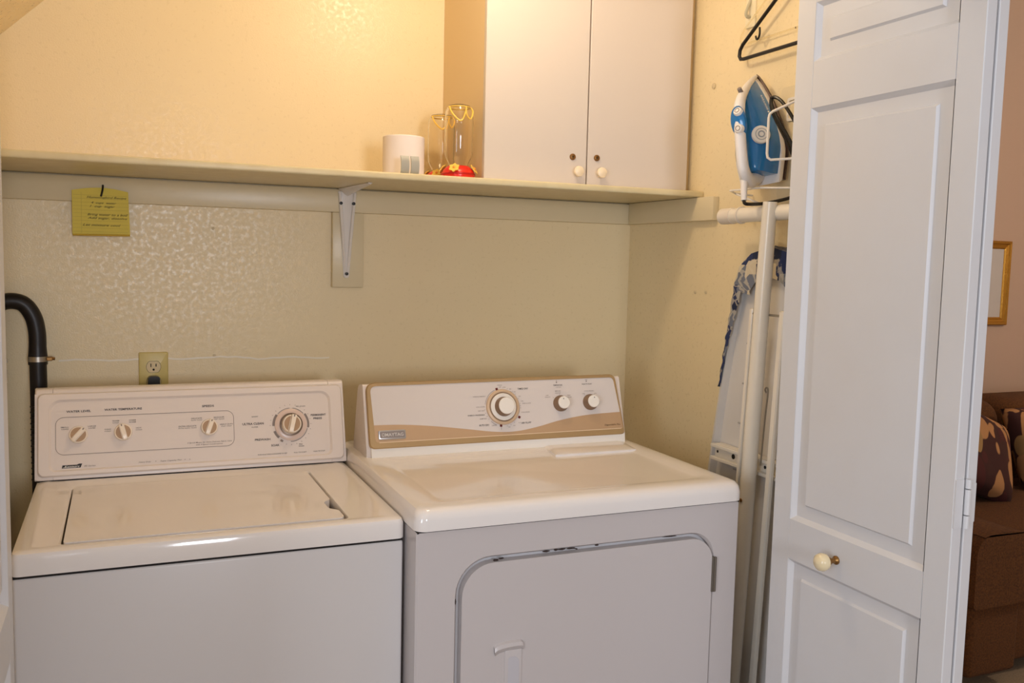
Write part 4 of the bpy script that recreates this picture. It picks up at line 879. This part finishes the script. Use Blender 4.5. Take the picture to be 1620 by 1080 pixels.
# ================================================================== LIVING ROOM BEYOND
sf = thing('sofa', (2.15, .15, 0), 'brown textured sofa in the living room', 'sofa')
SX0, SY0, SY1 = 1.10, -.40, .70
def soft(x0, x1, y0, y1, z0, z1, r, seg=5): return G().box(x0, x1, y0, y1, z0, z1, r, seg)
part('base', soft(SX0+.02, 3.15, SY0+.05, SY1, .05, .34, .02), M_sofa, sf)
arm_prof = round_poly([(SX0, .30), (SX0+.27, .30), (SX0+.27, .53), (SX0+.13, .565), (SX0, .535)], [.02, .02, .06, .10, .06], 6)
def extr_y(poly, y0, y1, bev): 
    M = Matrix(((1, 0, 0, 0), (0, 0, 1, 0), (0, 1, 0, 0), (0, 0, 0, 1))); return G().prism(poly, y0, y1, M, bev, 4, True)
part('arm', extr_y(arm_prof, SY0-.02, .62, .035), M_sofa, sf)
part('arm_front', soft(SX0+.02, SX0+.25, SY0, SY0+.10, .05, .315, .02), M_sofa, sf)
part('seat_cushion', soft(SX0+.28, 2.20, SY0-.01, .42, .33, .47, .05), M_sofa, sf)
part('seat_cushion', soft(2.21, 3.12, SY0-.01, .42, .33, .47, .05), M_sofa, sf)
g = G()
part('back_cushion', soft(SX0+.10, 2.20, .36, .66, .42, .835, .10, 6), M_sofa, sf)
part('back_cushion', soft(2.21, 3.12, .36, .66, .42, .835, .10, 6), M_sofa, sf)
part('back_frame', soft(SX0+.02, 3.15, .56, SY1+.02, .1, .80, .03), M_sofa, sf)
for fx in (SX0+.08, 3.08):
    part('foot', G().box(fx-.03, fx+.03, SY0+.1, SY0+.16, 0, .06, .005, 1), M_brass, sf)
def pillow(cx, cy, cz, rx, ry, rz, size, label):
    n = 18; M = T(cx, cy, cz) @ Matrix.Rotation(rz, 4, 'Z') @ Matrix.Rotation(rx, 4, 'X') @ Matrix.Rotation(ry, 4, 'Y'); vs = []; fs = []
    for s_ in (1, -1):
        for j in range(n+1):
            for i in range(n+1):
                a = -1+2*i/n; b = -1+2*j/n; e = max(0, (1-a**4)*(1-b**4)); k = 1-.07*(1-abs(a)**2)*abs(b)**2; k2 = 1-.07*(1-abs(b)**2)*abs(a)**2
                vs.append((a*size*k2, s_*.075*e**.45, b*size*k))
    N = (n+1)**2
    for j in range(n):
        for i in range(n):
            a = j*(n+1)+i; fs += [(a, a+1, a+n+2, a+n+1), (N+a, N+a+n+1, N+a+n+2, N+a+1)]
    g = G().add(vs, fs, M)
    b = bmesh.new()
    o = solo('throw_pillow', g, M_leaf, (cx, cy, cz-size), label, 'pillow', 'leaf print pillows on the sofa', smooth=70)
    b.free()
    me = o.data; b = bmesh.new(); b.from_mesh(me); bmesh.ops.remove_doubles(b, verts=b.verts[:], dist=1e-5); bmesh.ops.recalc_face_normals(b, faces=b.faces[:]); b.to_mesh(me); b.free()
pillow(1.80, .18, .655, math.radians(-22), math.radians(24), math.radians(10), .185, 'leaf print throw pillow leaning on the left sofa arm')
pillow(2.28, .22, .665, math.radians(-20), math.radians(-8), math.radians(-14), .18, 'leaf print throw pillow farther right at the picture edge')
pf = thing('picture_frame', (2.68, .95, 1.125), 'gilt picture frame on the tan living room wall', 'picture')
FL = face_y(.95); FX0, FX1, FZ0, FZ1 = 2.50, 2.872, 1.127, 1.570
oR = [(FX0, FZ0), (FX1, FZ0), (FX1, FZ1), (FX0, FZ1)]
def fr(i): return [(FX0+i, FZ0+i), (FX1-i, FZ0+i), (FX1-i, FZ1-i), (FX0+i, FZ1-i)]
g = G().loft([[tuple(FL @ Vector((p[0], p[1], h))) for p in fr(i)] for i, h in ((0, 0), (0, .018), (.006, .024), (.014, .022), (.018, .016), (.030, .012), (.034, .014), (.042, .008), (.042, .004))], True, False)
part('frame', g, M_frame, pf, smooth=15)
part('picture', G().prism(fr(.040), .003, .006, FL), M_mat, pf)

lr = thing('ceiling_lamp', (2.7, -1.3, 2.33), 'added unseen pendant lamp brightening the living room', 'lamp')
part('lamp_base', G().lathe([(0, RH), (.06, RH), (.06, RH-.02), (.008, RH-.03), (.008, 2.44), (.11, 2.435), (.11, 2.42), (0, 2.42)], 32, T(2.7, -1.3, 0)), M_white, lr)
part('globe', G().lathe([(.10, 2.42), (.15, 2.395), (.13, 2.36), (.07, 2.34), (0, 2.335)], 32, T(2.7, -1.3, 0)), M_bulb, lr)
ll = bpy.data.lights.new('living_fill_light', 'POINT'); ll.energy = 44; ll.color = (1.0, .84, .66); ll.shadow_soft_size = .10  # fill from an added, unseen lamp; brightens the tan wall and sofa
llo = bpy.data.objects.new('living_fill_light', ll); C.objects.link(llo); llo.location = (2.7, -1.3, 2.22)
# ================================================================== CLOSET LAMP
lp_ = thing('ceiling_lamp', (-.74, -.70, 2.29), 'round ceiling lamp inside the closet', 'lamp')
part('lamp_base', G().lathe([(.0, 2.44), (.075, 2.44), (.075, 2.425), (.05, 2.41), (0, 2.41)], 32, T(-.74, -.70, 0)), M_white, lp_)
part('globe', G().lathe([(.045, 2.412), (.062, 2.385), (.070, 2.355), (.062, 2.320), (.040, 2.298), (0, 2.29)], 32, T(-.74, -.70, 0)), M_bulb, lp_)
